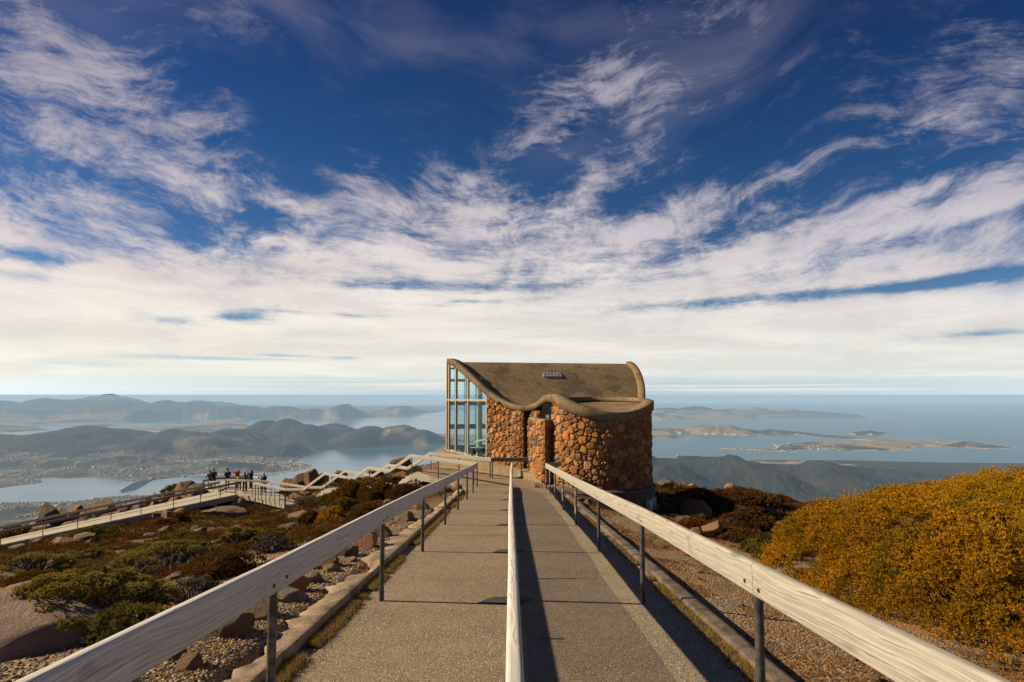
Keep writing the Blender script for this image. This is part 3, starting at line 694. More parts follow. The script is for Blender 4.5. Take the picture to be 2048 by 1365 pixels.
# left rail of the ramp
lx = [x + rng_w(i, 1, 0.012) for i, (x, y) in enumerate(LP)]
def rail_line(P, s, back=3.4):
    out = [(P[0][0] + 0.0, P[0][1] - back, MSL * (P[0][1] - back) + 1.0)]
    for i, (x, y) in enumerate(P): out.append((x + rng_w(i, s, 0.014), y, MSL * y + 1.0 + rng_w(i, s + 5, 0.012)))
    return out
G_RAIL = 'timber handrails along the ramp'
def ramp_rail(label, P, s, postmat=None, endx=None, side=0, mat=None):
    line = rail_line(P, s)
    root = handrail(label, line, [(x, y, MSL * y - 0.1, MSL * y + 0.83) for x, y in P], G_RAIL, postmat=postmat, mat=mat)
    for i, (x, y) in enumerate(P[:4]):
        for dy, dz in ((-0.09, -0.135), (0.10, -0.125)):
            zz = MSL * (y + dy) + 1.0 + dz
            for sg in ((-1, 1) if side == 0 else (side,)):
                tubepart('bolt', (line[i + 1][0] + sg * 0.02, y + dy, zz), (line[i + 1][0] + sg * 0.033, y + dy, zz), 0.012, root, M_BOLT, 8)
    return root
LEFT = ramp_rail('silvered timber handrail with grey posts on the left of the ramp, beside the boulders', LP, 2, side=1, mat=M_RAIL_LIFT)
CP = [(-0.012, y) for x, y in LP]
CP[0] = (0.012, CP[0][1])
MID = ramp_rail('handrail down the middle of the path, seen end on', CP, 3, mat=M_RAIL_LIFT)
RIGHT = ramp_rail('sunlit pale timber handrail on the right of the path, beside the big golden bush', RP, 4, postmat=lambda k: M_FLAKE if 3 <= k <= 7 else M_STEEL, side=-1)
# short return boards at the far right end
e0 = rail_line(RP, 4)[-1]
board(Vector(e0) + Vector((0.03, 0.0, 0)), Vector(e0) + Vector((0.55, 0.5, 0)), 0.18, 0.05, RIGHT, M_RAIL_SHADE)
# ------------------------------------------------------------------ the lookout shelter
A_ = np.array([-3.6, 30.5]); B_ = np.array([0.87, 25.6]); AB = B_ - A_
NRM = np.array([-AB[1], AB[0]]) / np.hypot(*AB); NRM = -NRM if NRM[1] > 0 else NRM      # outward, towards the ramp
def colk(px): r_ = ray(px, 815); return r_[0] / r_[1]
def on_ab(px, off=0.0):
    k = colk(px); p0 = A_ + NRM * off
    t = (k * p0[1] - p0[0]) / (AB[0] - k * AB[1]); q = p0 + AB * t
    return q[0], q[1], t
TC, TR = np.array([3.74, 24.3]), 2.05
def on_circle(px, r):
    k = colk(px); a = 1 + k * k; b = -2 * (TC[0] * k + TC[1]); c = TC @ TC - r * r
    disc = b * b - 4 * a * c; y = (-b - math.sqrt(max(disc, 0))) / (2 * a)
    return k * y, y
m, nt, p = material('roof_concrete'); P_ = position(nt)
c = mix(noise(P_, 9, 7, 0.8).step(0.27, 0.73), (0.080, 0.056, 0.030), (0.275, 0.194, 0.100))
c = mix(noise(P_, 0.8, 7, 0.7).step(0.46, 0.62) * 0.7, c, (0.060, 0.042, 0.026))
c = mix(noise(P_, 150, 2, 0.5).step(0.62, 0.70) * 0.5, c, (0.34, 0.27, 0.17))
setin(nt, p.inputs['Base Color'], c); p.inputs['Roughness'].default_value = 0.95
bump(nt, p, noise(P_, 60, 4, 0.7), 0.7, 0.02)
M_ROOF = m
m, nt, p = material('plinth_concrete'); P_ = position(nt)
c = mix(noise(P_, 7, 6, 0.7).step(0.3, 0.7), (0.17, 0.125, 0.072), (0.29, 0.22, 0.135))
c = mix(noise(scale3(P_, (5, 5, 0.6)), 1.6, 4, 0.6).step(0.5, 0.75) * 0.6, c, (0.11, 0.08, 0.05))
setin(nt, p.inputs['Base Color'], c); p.inputs['Roughness'].default_value = 0.93
bump(nt, p, noise(P_, 30, 5, 0.7), 0.6, 0.02)
M_PLINTH = m
m, nt, p = material('rubble_stone'); P_ = position(nt)
c = mix(noise(P_, 16, 5, 0.65).step(0.3, 0.72), mix(1.0, attr(nt), (0.62, 0.58, 0.52), 'MULTIPLY'), attr(nt))
c = mix(noise(P_, 9, 5, 0.7).step(0.63, 0.70) * 0.5, c, (0.50, 0.46, 0.38))
c = mix(noise(P_, 2.2, 4, 0.6).step(0.58, 0.72) * 0.45, c, (0.07, 0.045, 0.03))
setin(nt, p.inputs['Base Color'], c); p.inputs['Roughness'].default_value = 0.9
bump(nt, p, noise(P_, 34, 5, 0.65), 0.7, 0.025)
M_STONE = m
m, nt, p = material('dark_paint'); p.inputs['Base Color'].default_value = (0.035, 0.065, 0.095, 1); p.inputs['Roughness'].default_value = 0.5
M_BLUE = m
m, nt, p = material('pale_green_column'); P_ = position(nt)
setin(nt, p.inputs['Base Color'], mix(noise(P_, 5, 4, .6), (0.30, 0.34, 0.25), (0.42, 0.45, 0.34))); p.inputs['Roughness'].default_value = 0.7
M_GREEN = m
m, nt, p = material('window_metal'); p.inputs['Base Color'].default_value = (0.42, 0.33, 0.24, 1); p.inputs['Roughness'].default_value = 0.45; p.inputs['Metallic'].default_value = 0.5
M_MULL = m
m = bpy.data.materials.new('pane_glass'); m.use_nodes = True; nt = m.node_tree; nt.nodes.clear()
out = nt.nodes.new('ShaderNodeOutputMaterial'); ms = nt.nodes.new('ShaderNodeMixShader'); tr = nt.nodes.new('ShaderNodeBsdfTransparent'); gl = nt.nodes.new('ShaderNodeBsdfGlossy')
ge = nt.nodes.new('ShaderNodeNewGeometry'); dt = nt.nodes.new('ShaderNodeVectorMath'); dt.operation = 'DOT_PRODUCT'
nt.links.new(ge.outputs['Normal'], dt.inputs[0]); nt.links.new(ge.outputs['Incoming'], dt.inputs[1])
sch = (1.0 - E(nt, dt.outputs['Value']).f('ABSOLUTE')).pw(5.0) * 0.90 + 0.05
tr.inputs['Color'].default_value = (0.90, 0.97, 0.97, 1); gl.inputs['Roughness'].default_value = 0.02; gl.inputs['Color'].default_value = (0.9, 0.95, 1, 1)
nt.links.new(sch.s, ms.inputs[0]); nt.links.new(tr.outputs[0], ms.inputs[1]); nt.links.new(gl.outputs[0], ms.inputs[2]); nt.links.new(ms.outputs[0], out.inputs[0])
M_GLASS = m

SHELTER = empty('lookout_shelter', (1.5, 27.0, FLAT), 'stone and glass lookout shelter with a curved wave of concrete roof', 'building')
# roof edge: column in the photograph, upper and lower row of the fascia
FAS = [(893, 717.5, 727), (903, 720, 732), (913, 726, 739), (926, 737, 750), (939, 749, 761.5), (956, 765, 777), (973, 780.5, 792), (987, 791, 802), (1000, 799, 809.5), (1018, 807.5, 817.5), (1039, 811.5, 822),
       (1055, 811, 822), (1071, 805, 817), (1084, 794.5, 807.5), (1092, 790, 804), (1100, 788.5, 804), (1108, 790, 809), (1124, 797, 819), (1137, 803, 824), (1150, 808.5, 829), (1170, 814.5, 835), (1190, 819.5, 839),
       (1210, 823, 842), (1229, 825, 843), (1250, 824.5, 842), (1269, 822, 838), (1284, 817, 833.5), (1295, 812, 829), (1303, 806, 824), (1308, 801.5, 819)]
pl = []
for px, a, b in FAS:
    if px <= 1055: x, y, t = on_ab(px, 0.10)
    elif px < 1115:
        u = (px - 1055) / (1124 - 1055); x0, y0, _ = on_ab(1055, 0.10); x1, y1 = on_circle(1124, TR + 0.10)
        y = y0 + (y1 - y0) * u; x = colk(px) * y
    else: x, y = on_circle(px, TR + 0.10)
    pl.append((x, y, W(px, a, y).z, W(px, b, y).z))
NMAIN = sum(1 for f in FAS if f[0] <= 1055); NHUMP = sum(1 for f in FAS if f[0] < 1115)
# the tower's rim goes on round the back
a0 = math.atan2(pl[-1][1] - TC[1], pl[-1][0] - TC[0])
for k in range(1, 12):
    a = a0 + (math.pi * 0.80) * k / 11
    q = TC + (TR + 0.10) * np.array([math.cos(a), math.sin(a)])
    zt = pl[len(FAS) - 1][2] + 0.12 * math.sin(min(1, k / 5) * math.pi / 2); pl.append((q[0], q[1], zt, zt - 0.36))
pl = np.array(pl); n = len(pl)
def refine(a, k=4):
    """Catmull-Rom through the rows of a"""
    out = []
    for i in range(len(a) - 1):
        p0, p1, p2, p3 = a[max(i - 1, 0)], a[i], a[i + 1], a[min(i + 2, len(a) - 1)]
        for j in range(k):
            t = j / k; out.append(0.5 * ((2 * p1) + (p2 - p0) * t + (2 * p0 - 5 * p1 + 4 * p2 - p3) * t * t + (3 * p1 - p0 - 3 * p2 + p3) * t ** 3))
    out.append(a[-1]); return np.array(out)
K = 4
rf = refine(pl, K); n = len(rf)
iM, iH = (NMAIN - 1) * K, NHUMP * K
tang = np.gradient(rf[:, :2], axis=0); tang /= np.linalg.norm(tang, axis=1)[:, None]
inn = np.stack([-tang[:, 1], tang[:, 0]], -1)          # inward side (left of travel, away from the viewer)
RW = 0.42
RWs = np.full(n, RW)
def stripm(rows, close=False):
    co = np.concatenate(rows); return co, grid_faces(len(rows), len(rows[0]))
def P3(xy, z): return np.concatenate([xy, np.asarray(z).reshape(-1, 1)], 1)
lip = 0.02
dropz = np.where(np.arange(n) < iM, 0.16, 0.16 * np.clip(1 - (np.arange(n) - iM) / 10, 0, 1)) + np.where(np.arange(n) > iH + 40, 0.12 * np.clip((np.arange(n) - iH - 40) / 20, 0, 1), 0)
rows = [P3(rf[:, :2] + inn * RW, rf[:, 3] + 0.02), P3(rf[:, :2] + inn * 0.0, rf[:, 3]), P3(rf[:, :2], rf[:, 2] - lip), P3(rf[:, :2] + inn * lip, rf[:, 2]), P3(rf[:, :2] + inn * RW, rf[:, 2] + 0.015), P3(rf[:, :2] + inn * (RW + 0.01), rf[:, 2] - dropz - 0.03)]
co, fa = stripm(rows)
rim = link('roof_rim', np_mesh('roof_rim', co, fa[:, ::-1], smooth=False), M_ROOF, SHELTER)
# main shell: the edge profile carried across to the right-hand rim
EX = np.array([1.0, 0.16]) / np.hypot(1.0, 0.16)
iT = iM + 3
edge_in = rf[:iT + 1, :2] + inn[:iT + 1] * (RW + 0.005); ez = rf[:iT + 1, 2] - dropz[:iT + 1] - 0.005
tt = np.linspace(0, 1, iT + 1)
# right boundary in plan
RB = refine(np.array([(6.35, 32.2), (6.50, 31.0), (6.45, 29.8), (6.15, 28.6), (5.6, 27.5), (5.0, 26.6)]), 8)
rbt = np.linspace(0, 1, len(RB))
yl = edge_in[:, 1]
shell = []
for i in range(iT + 1):
    # the right end of this ruling: same distance down the slope
    s_ = ((edge_in[i] - edge_in[0]) @ np.array([0.158, -0.987])) / ((edge_in[iT] - edge_in[0]) @ np.array([0.158, -0.987]))
    q = np.array([np.interp(s_, rbt, RB[:, 0]), np.interp(s_, rbt, RB[:, 1])])
    u = np.linspace(0, 1, 24)
    shell.append(np.stack([edge_in[i, 0] + (q[0] - edge_in[i, 0]) * u, edge_in[i, 1] + (q[1] - edge_in[i, 1]) * u, np.full(24, ez[i])], -1))
shell = np.array(shell)
low = shell.copy(); low[:, :, 2] -= 0.26
co = np.concatenate([shell.reshape(-1, 3), low.reshape(-1, 3)]); g1 = grid_faces(iT + 1, 24); g2 = g1[:, ::-1] + (iT + 1) * 24
edgef = []
N0 = (iT + 1) * 24
for j in range(23): edgef += [(j + 1, j, N0 + j, N0 + j + 1), (iT * 24 + j, iT * 24 + j + 1, N0 + iT * 24 + j + 1, N0 + iT * 24 + j)]
roof = link('roof', np_mesh('roof', co, np.concatenate([g1, g2, np.array(edgef)]), smooth=False), M_ROOF, SHELTER)
# raised rim along the right-hand end
rt = shell[:, -1, :]; tg = np.gradient(rt[:, :2], axis=0); tg /= np.linalg.norm(tg, axis=1)[:, None]
outv = np.stack([-tg[:, 1], tg[:, 0]], -1); outv *= np.sign((outv[:, 0]).mean())
zr = rt[:, 2] + 0.13
rows = [P3(rt[:, :2], rt[:, 2] - 0.27), P3(rt[:, :2] + outv * 0.02, zr - 0.20), P3(rt[:, :2] + outv * 0.06, zr), P3(rt[:, :2] + outv * 0.34, zr), P3(rt[:, :2] + outv * 0.42, zr - 0.03), P3(rt[:, :2] + outv * 0.42, zr - 0.50), P3(rt[:, :2], zr - 0.50)]
co, fa = stripm(rows)
link('roof_rim', np_mesh('roof_rim', co, fa, smooth=False), M_ROOF, SHELTER)
# hump and the tower's dished top
hs = np.arange(iM - 1, iH + 3); back = []
for u in np.linspace(0, 1, 10):
    sft = np.array([0.30, 0.95]) * 1.9 * u
    zz = rf[hs, 2] - 0.03
    back.append(P3(rf[hs, :2] + inn[hs] * 0.02 + sft, zz * (1 - u) + u * 1.12 - 0.02))
co, fa = stripm(back); co2 = co.copy(); co2[:, 2] -= 0.25
link('roof', np_mesh('roof', np.concatenate([co, co2]), np.concatenate([fa, fa[:, ::-1] + len(co)]), smooth=False), M_ROOF, SHELTER)
th = np.linspace(0, 2 * math.pi, 97)[:-1]; rad = np.linspace(0, TR + 0.06, 12)
def tower_top(x, y):
    # a shallow dish hung from its own rim
    x = np.asarray(x, float); y = np.asarray(y, float); r_ = np.hypot(x - TC[0], y - TC[1]) / TR; ux_ = (x - TC[0]) / np.maximum(r_ * TR, 1e-6); uy_ = (y - TC[1]) / np.maximum(r_ * TR, 1e-6)
    ex, ey = TC[0] + ux_ * TR, TC[1] + uy_ * TR
    j = np.argmin((rf[iH:, 0][:, None] - ex.ravel()) ** 2 + (rf[iH:, 1][:, None] - ey.ravel()) ** 2, axis=0) + iH
    zr_ = (rf[j, 2] - dropz[j] - .02).reshape(x.shape)
    k_ = np.clip(r_, 0, 1) ** 1.6
    return 1.16 * (1 - k_) + zr_ * k_
co = []
for r_ in rad:
    x = TC[0] + r_ * np.cos(th); y = TC[1] + r_ * np.sin(th); co.append(np.stack([x, y, tower_top(x, y)], -1))
co = np.concatenate(co); f = grid_faces(12, 96); f = np.concatenate([f, np.stack([np.arange(11) * 96 + 95, np.arange(11) * 96, np.arange(1, 12) * 96, np.arange(1, 12) * 96 + 95], -1)])
co2 = co.copy(); co2[:, 2] -= 0.28
link('tower_roof', np_mesh('tower_roof', np.concatenate([co, co2]), np.concatenate([f[:, ::-1], f + len(co)]), smooth=False), M_ROOF, SHELTER)
# small vent panel on the roof
c0 = W(1106, 750, 29.3); 
def roof_z(x, y):
    j = np.argmin(((shell[:, :, 0] - x) ** 2 + (shell[:, :, 1] - y) ** 2).ravel()); return shell.reshape(-1, 3)[j]
best = None
for cand in shell.reshape(-1, 3):
    r_ = (cand[0] / cand[1], (cand[2] - EYE) / cand[1]); t_ = (c0.x / c0.y, (c0.z - EYE) / c0.y); e_ = (r_[0] - t_[0]) ** 2 + (r_[1] - t_[1]) ** 2
    if best is None or e_ < best[0]: best = (e_, cand)
bc = Vector(best[1]); sl = 0.46
m, nt, p = material('panel_metal'); P_ = position(nt)
setin(nt, p.inputs['Base Color'], mix(noise(P_, 9, 3, .6).step(.4, .6), (0.20, 0.18, 0.19), (0.36, 0.33, 0.34))); p.inputs['Roughness'].default_value = .6
M_PANEL = m
pb = MB().box((-0.48, -0.24, -0.10), (0.48, 0.24, 0.05))
vent = pb.build('roof_panel', M_PANEL, SHELTER); vent.location = Vector(bc) - SHELTER.location; vent.rotation_euler = (math.atan(sl), 0, math.atan(0.16))
sb_ = MB()
for k in range(5): sb_.box((-0.42 + k * .18, -0.18 + .04 * (k % 2), 0.05), (-0.42 + k * .18 + .11, 0.10 + .05 * (k % 3), 0.055))
lf = sb_.build('louvre', M_BLUE, None); lf.parent = vent

def roof_under(x, y):
    """height of the fascia's lower edge nearest to a place on the wall"""
    j = np.argmin((rf[:, 0] - x) ** 2 + (rf[:, 1] - y) ** 2); return rf[j, 3]
# --- rubble walls
PAL = np.array([(0.300, 0.142, 0.040), (0.250, 0.112, 0.032), (0.370, 0.200, 0.070), (0.190, 0.090, 0.030), (0.310, 0.190, 0.090), (0.380, 0.160, 0.038), (0.250, 0.170, 0.100), (0.280, 0.125, 0.033), (0.17, 0.085, 0.04), (0.33, 0.165, 0.055)])
def rubble(U, V, seed, big=1.0, relief=0.075):
    """relief and colour of a rubble wall over its unrolled face; U, V grids in metres"""
    r0 = np.random.default_rng(seed)
    u0, u1, v0, v1 = U.min() - .2, U.max() + .2, V.min() - .2, V.max() + .2
    sites, rads = [], []
    for rr, tries in ((0.21 * big, 260), (0.155 * big, 700), (0.11 * big, 1600), (0.075 * big, 2600)):
        tries = int(tries * 1.5 * (u1 - u0) * (v1 - v0) / 18 / big ** 2)
        for _ in range(tries):
            r_ = rr * r0.uniform(0.8, 1.15); p_ = (r0.uniform(u0, u1), r0.uniform(v0, v1))
            if sites:
                s_ = np.array(sites); d_ = np.hypot((s_[:, 0] - p_[0]) * 0.92, (s_[:, 1] - p_[1]) * 1.1)
                if (d_ < (np.array(rads) + r_) * 0.90).any(): continue
            sites.append(p_); rads.append(r_)
    S = np.array(sites); Rr = np.array(rads); ns = len(S)
    uu = U.ravel(); vv = V.ravel()
    wu = uu + 0.03 * fbm(uu * 6, vv * 6, seed, 3); wv = vv + 0.03 * fbm(uu * 6 + 40, vv * 6, seed + 4, 3)
    F1 = np.full(uu.shape, 9.0); F2 = F1.copy(); I1 = np.zeros(uu.shape, int)
    ang = r0.uniform(-0.5, 0.5, ns); asp = r0.uniform(0.72, 1.0, ns)
    for k in range(ns):
        du, dv = wu - S[k, 0], wv - S[k, 1]
        sel = np.abs(du) + np.abs(dv) < 0.95
        a, b = du[sel] * math.cos(ang[k]) + dv[sel] * math.sin(ang[k]), -du[sel] * math.sin(ang[k]) + dv[sel] * math.cos(ang[k])
        a, b = np.abs(a * asp[k]), np.abs(b / asp[k] ** .5)
        d = (a ** 3.6 + b ** 3.6) ** (1 / 3.6) - Rr[k]
        f1, f2, i1 = F1[sel], F2[sel], I1[sel]
        closer = d < f1
        f2 = np.where(closer, f1, np.minimum(f2, d)); i1 = np.where(closer, k, i1); f1 = np.where(closer, d, f1)
        F1[sel], F2[sel], I1[sel] = f1, f2, i1
    gap = F2 - F1
    h = sstep(0.012, 0.065, gap)
    tu, tv, hb = r0.uniform(-.18, .18, ns), r0.uniform(-.18, .18, ns), r0.uniform(.65, 1.25, ns)
    H = relief * h * hb[I1] + h * ((uu - S[I1, 0]) * tu[I1] + (vv - S[I1, 1]) * tv[I1]) + 0.014 * h * fbm(uu * 9, vv * 9, seed + 7, 3)
    colr = np.array((1.03, 0.98, 0.90)) * PAL[r0.integers(0, len(PAL), ns)] * r0.uniform(0.80, 1.40, (ns, 1))
    C = colr[I1]; mort = 1 - sstep(0.010, 0.030, gap)
    C = C * (1 - mort[:, None]) + np.array((0.22, 0.135, 0.085)) * mort[:, None]
    return H.reshape(U.shape), C
def stone_face(p0, p1, zb, zt, seed, name='stone_wall', res=0.024, big=1.0, thick=0.4):
    """flat rubble wall from p0 to p1 seen from its right-hand side, zb and zt functions of the share along"""
    p0, p1 = np.array(p0, float), np.array(p1, float); L = np.hypot(*(p1 - p0)); d = (p1 - p0) / L; nrm = np.array([d[1], -d[0]])
    u = np.linspace(0, L, max(2, int(L / res))); zmax = max(zt(0), zt(1), zt(.5)); zmin = min(zb(0), zb(1))
    v = np.linspace(0, 1, max(2, int((zmax - zmin) / res)))
    s_ = u / L; b = np.array([zb(k) for k in s_]); t = np.array([zt(k) for k in s_])
    V = b[:, None] + (t - b)[:, None] * v[None, :]; U = np.repeat(u[:, None], len(v), 1)
    H, C = rubble(U, V, seed, big)
    fadeu = np.minimum(1, np.minimum(U, L - U) / 0.05); H = H * fadeu
    X = p0[0] + d[0] * U + nrm[0] * H; Y = p0[1] + d[1] * U + nrm[1] * H
    front = np.stack([X, Y, V], -1).reshape(-1, 3); g = grid_faces(len(u), len(v))
    # back and ends
    nb = len(front); bx = [(0, 0), (len(u) - 1, 0), (len(u) - 1, len(v) - 1), (0, len(v) - 1)]
    backv = []
    for i, j in bx:
        q = p0 + d * u[i] - nrm * thick; backv.append((q[0], q[1], V[i, j]))
    ends = [[nb, nb + 3, nb + 2, nb + 1]]
    fl = [front[i * len(v) + j] for i, j in bx]
    allv = np.concatenate([front, np.array(backv), np.array(fl)]); o = nb + 4
    ends += [[nb, o, o + 3, nb + 3], [nb + 1, nb + 2, o + 2, o + 1], [nb + 3, o + 3, o + 2, nb + 2], [nb, nb + 1, o + 1, o]]
    me = np_mesh(name, allv, np.concatenate([g, np.array(ends)]), smooth=False)
    vcol(me, np.concatenate([C, np.tile((0.20, 0.10, 0.05), (8, 1))]))
    return link(name, me, M_STONE, SHELTER)
gx, gy, gt = on_ab(975); sx_, sy_, st_ = on_ab(1047.5)
plz = lambda t: -1.22 + (-1.72 + 1.22) * t                  # the plinth's top falls towards the ramp
stone_face((gx, gy), (sx_, sy_), lambda s: plz(gt + (st_ - gt) * s), lambda s: roof_under(gx + (sx_ - gx) * s, gy + (sy_ - gy) * s) + 0.03, 3, big=0.68)
# recess and pier
q0 = (on_ab(1057)[0], on_ab(1057)[1]); pd = 23.75; q1 = (colk(1089.5) * pd, pd)
ztop = lambda s: 0.98 if s < 0.02 else 0.56
capz = W(1089, 843, pd).z
stone_face(q0, q1, lambda s: FLAT + 0.15, lambda s: capz, 5, big=0.8, res=0.022, thick=0.04)
sd_ = (q1[0] + 0.55, q1[1] + 0.75)
stone_face(q1, sd_, lambda s: FLAT - 0.3, lambda s: capz, 6, big=0.8, thick=0.04)
u_ = 0.55; q0b = (q0[0] * (1 - u_) + q1[0] * u_, q0[1] * (1 - u_) + q1[1] * u_)
ins = np.array([0.10, 0.06])
stone_face(np.array(q0) + ins, np.array(q0b) + ins, lambda s: capz, lambda s: 0.99 - 0.0 * s, 8, big=0.7, thick=0.3)
MB().prism([q0, (q1[0] - .02, q1[1] - .05), (q1[0] + 0.62, q1[1] + 0.72), (q0[0] + 0.5, q0[1] + 0.45)], capz, capz + 0.07).build('cap_stone', M_PLINTH, SHELTER)
fr_ = MB().box((q1[0] + 0.20, q1[1] + 0.42, capz + .07), (q1[0] + 0.27, q1[1] + 0.50, 1.28)).box((q1[0] - 0.05, q1[1] + 0.55, capz + .07), (q1[0] + 0.01, q1[1] + 0.62, 1.28))
wf = fr_.build('window_frame', M_BLUE, SHELTER)
MB().box((q1[0] + 0.0, q1[1] + 0.50, capz + .07), (q1[0] + 0.62, q1[1] + 0.51, 1.28)).build('pane', M_GLASS, wf)
# dark doorway in the slot
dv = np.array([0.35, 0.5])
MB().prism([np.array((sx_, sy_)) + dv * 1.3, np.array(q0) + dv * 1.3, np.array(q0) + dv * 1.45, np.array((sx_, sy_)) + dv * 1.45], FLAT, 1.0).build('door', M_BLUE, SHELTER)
# bronze plaque
pm = np.array(q0) * 0.42 + np.array(q1) * 0.58; dq = np.array(q1) - np.array(q0); dq /= np.hypot(*dq); nq = np.array([dq[1], -dq[0]])
def plate(c, d, nrm, w, z0, z1, off, th): 
    a, b = c - d * w / 2 + nrm * off, c + d * w / 2 + nrm * off
    return MB().prism([a, b, b + nrm * th, a + nrm * th][::-1], z0, z1)
zp0, zp1 = W(1077, 894, pm[1]).z, W(1077, 870, pm[1]).z
plq = plate(pm, dq, nq, 0.42, zp0 - .05, zp1 + .05, 0.02, 0.06).build('plaque_surround', M_PLINTH, SHELTER)
m, nt, p = material('bronze'); P_ = position(nt); setin(nt, p.inputs['Base Color'], mix(noise(scale3(P_, (20, 20, 60)), 1.0, 3, .6).step(.45, .6), (0.05, 0.055, 0.055), (0.12, 0.115, 0.10))); p.inputs['Metallic'].default_value = .5; p.inputs['Roughness'].default_value = .5
M_BRONZE = m
plate(pm, dq, nq, 0.30, zp0, zp1, 0.082, 0.02).build('plaque', m, plq)
# round stone tower
zb_t, NT = FLAT + 0.03, int(2 * math.pi * TR / 0.026)
th = np.linspace(R(-230), R(130), NT); v = np.linspace(0, 1, 130)
def rim_bot(a):
    x, y = TC[0] + TR * math.cos(a), TC[1] + TR * math.sin(a)
    return max(roof_under(x, y), -9) + 0.04
tz = np.array([rim_bot(a) for a in th])
V = zb_t + (tz - zb_t)[:, None] * v[None, :]; U = np.repeat((th * TR)[:, None], 130, 1)
H, C = rubble(U, V, 12, 0.78, 0.085)
rr = TR - 0.06 + H
co = np.stack([TC[0] + rr * np.cos(th)[:, None], TC[1] + rr * np.sin(th)[:, None], V], -1).reshape(-1, 3)
me = np_mesh('tower_wall', co, grid_faces(NT, 130)[:, ::1]); vcol(me, C)
link('tower_wall', me, M_STONE, SHELTER)
# concrete drum under the tower, with a service door
cyl = MB(); nn = 72
ang_ = [2 * math.pi * k / nn for k in range(nn)]
prof = [(TR + 0.13, FLAT - 2.4), (TR + 0.13, FLAT - 0.16), (TR + 0.17, FLAT - 0.14), (TR + 0.17, FLAT - 0.03), (TR + 0.13, FLAT + 0.01), (TR - 0.3, FLAT + 0.06)]
vs = [(TC[0] + r_ * math.cos(a), TC[1] + r_ * math.sin(a), z) for r_, z in prof for a in ang_]
fs = [(i * nn + k, i * nn + (k + 1) % nn, (i + 1) * nn + (k + 1) % nn, (i + 1) * nn + k) for i in range(len(prof) - 1) for k in range(nn)]
m, nt, p = material('drum_concrete'); P_ = position(nt)
c = mix(noise(P_, 6, 6, 0.7).step(0.3, 0.7), (0.055, 0.047, 0.040), (0.12, 0.100, 0.082))
setin(nt, p.inputs['Base Color'], c); p.inputs['Roughness'].default_value = 0.95; bump(nt, p, noise(P_, 30, 4, .7), .6, .02)
drum = cyl.add(vs, fs).build('base_drum', m, SHELTER)
da = math.atan2(on_circle(1300, TR + .15)[1] - TC[1], on_circle(1300, TR + .15)[0] - TC[0])
dc = TC + (TR + 0.13) * np.array([math.cos(da), math.sin(da)]); dn = np.array([math.cos(da), math.sin(da)]); dt_ = np.array([-dn[1], dn[0]])
m, nt, p = material('grey_door'); P_ = position(nt); setin(nt, p.inputs['Base Color'], mix(noise(P_, 3, 4, .6), (0.16, 0.17, 0.19), (0.24, 0.25, 0.27))); p.inputs['Roughness'].default_value = .5
dr = plate(dc, dt_, dn, 0.95, FLAT - 1.7, FLAT - 0.42, -0.03, 0.06).build('service_door', m, SHELTER)
m, nt, p = material('paper'); p.inputs['Base Color'].default_value = (0.75, 0.74, 0.70, 1)
plate(dc - dt_ * 0.05, dt_, dn, 0.22, FLAT - 0.86, FLAT - 0.52, 0.034, 0.008).build('notice', m, dr)
# plinth under the glass and the left wall
po = 0.22
a_o = A_ + NRM * po - AB / np.hypot(*AB) * 0.25
nose = np.array(W(1083, 960, 24.25))[:2]
pw = [tuple(a_o), tuple(B_ * 0.9 + A_ * 0.1 + NRM * 0.30), tuple(nose + np.array([-.12, .25])), tuple(nose), tuple(nose + np.array([0.42, -0.05])), (q1[0] + .25, q1[1] + .25), (q0[0] + 0.2, q0[1] + 0.3), tuple(A_ + np.array([0.4, 0.4]))]
zt_ = [plz(0) + .02, plz(0.9) - .03, FLAT + 0.30, FLAT + 0.27, FLAT + .25, FLAT + .27, FLAT + 0.42, plz(0) + .02]
MB().prism(pw, [FLAT - 1.5] * 8, zt_).build('plinth', M_PLINTH, SHELTER)
# glass front
cols = [894.2, 898.5, 912.2, 936.8, 974]
TRZ = W(935, 800.5, on_ab(935)[1]).z
G_ = {}
wallq = [on_ab(c_) for c_ in cols]
def prism_line(p, q, w, z0a, z1a, z0b, z1b, out=0.0, th=0.06):
    p, q = np.array(p[:2]), np.array(q[:2]); d = (q - p) / np.hypot(*(q - p)); nn_ = np.array([d[1], -d[0]])
    P = [p + nn_ * out, p + nn_ * (out - th), q + nn_ * (out - th), q + nn_ * out][::-1]
    return P, [z0b, z0b, z0a, z0a], [z1b, z1b, z1a, z1a]
dAB = AB / np.hypot(*AB)
for x, y, t in wallq:
    c = np.array((x, y)); a, b = c - dAB * 0.035, c + dAB * 0.035
    MB().prism([a + NRM * .05, a - NRM * .05, b - NRM * .05, b + NRM * .05][::-1] if False else [a - NRM * .05, a + NRM * .05, b + NRM * .05, b - NRM * .05], plz(t), roof_under(x, y) + 0.12).build('mullion', M_MULL, SHELTER)
a, b = np.array(wallq[0][:2]), np.array(wallq[-1][:2])
MB().prism([a - NRM * .045, a + NRM * .045, b + NRM * .045, b - NRM * .045], TRZ - .045, TRZ + .045).build('transom', M_MULL, SHELTER)
MB().prism([a - NRM * .045, a + NRM * .045, b + NRM * .045, b - NRM * .045], [plz(wallq[0][2])] * 2 + [plz(wallq[-1][2])] * 2, [plz(wallq[0][2]) + .07] * 2 + [plz(wallq[-1][2]) + .07] * 2).build('sill', M_MULL, SHELTER)
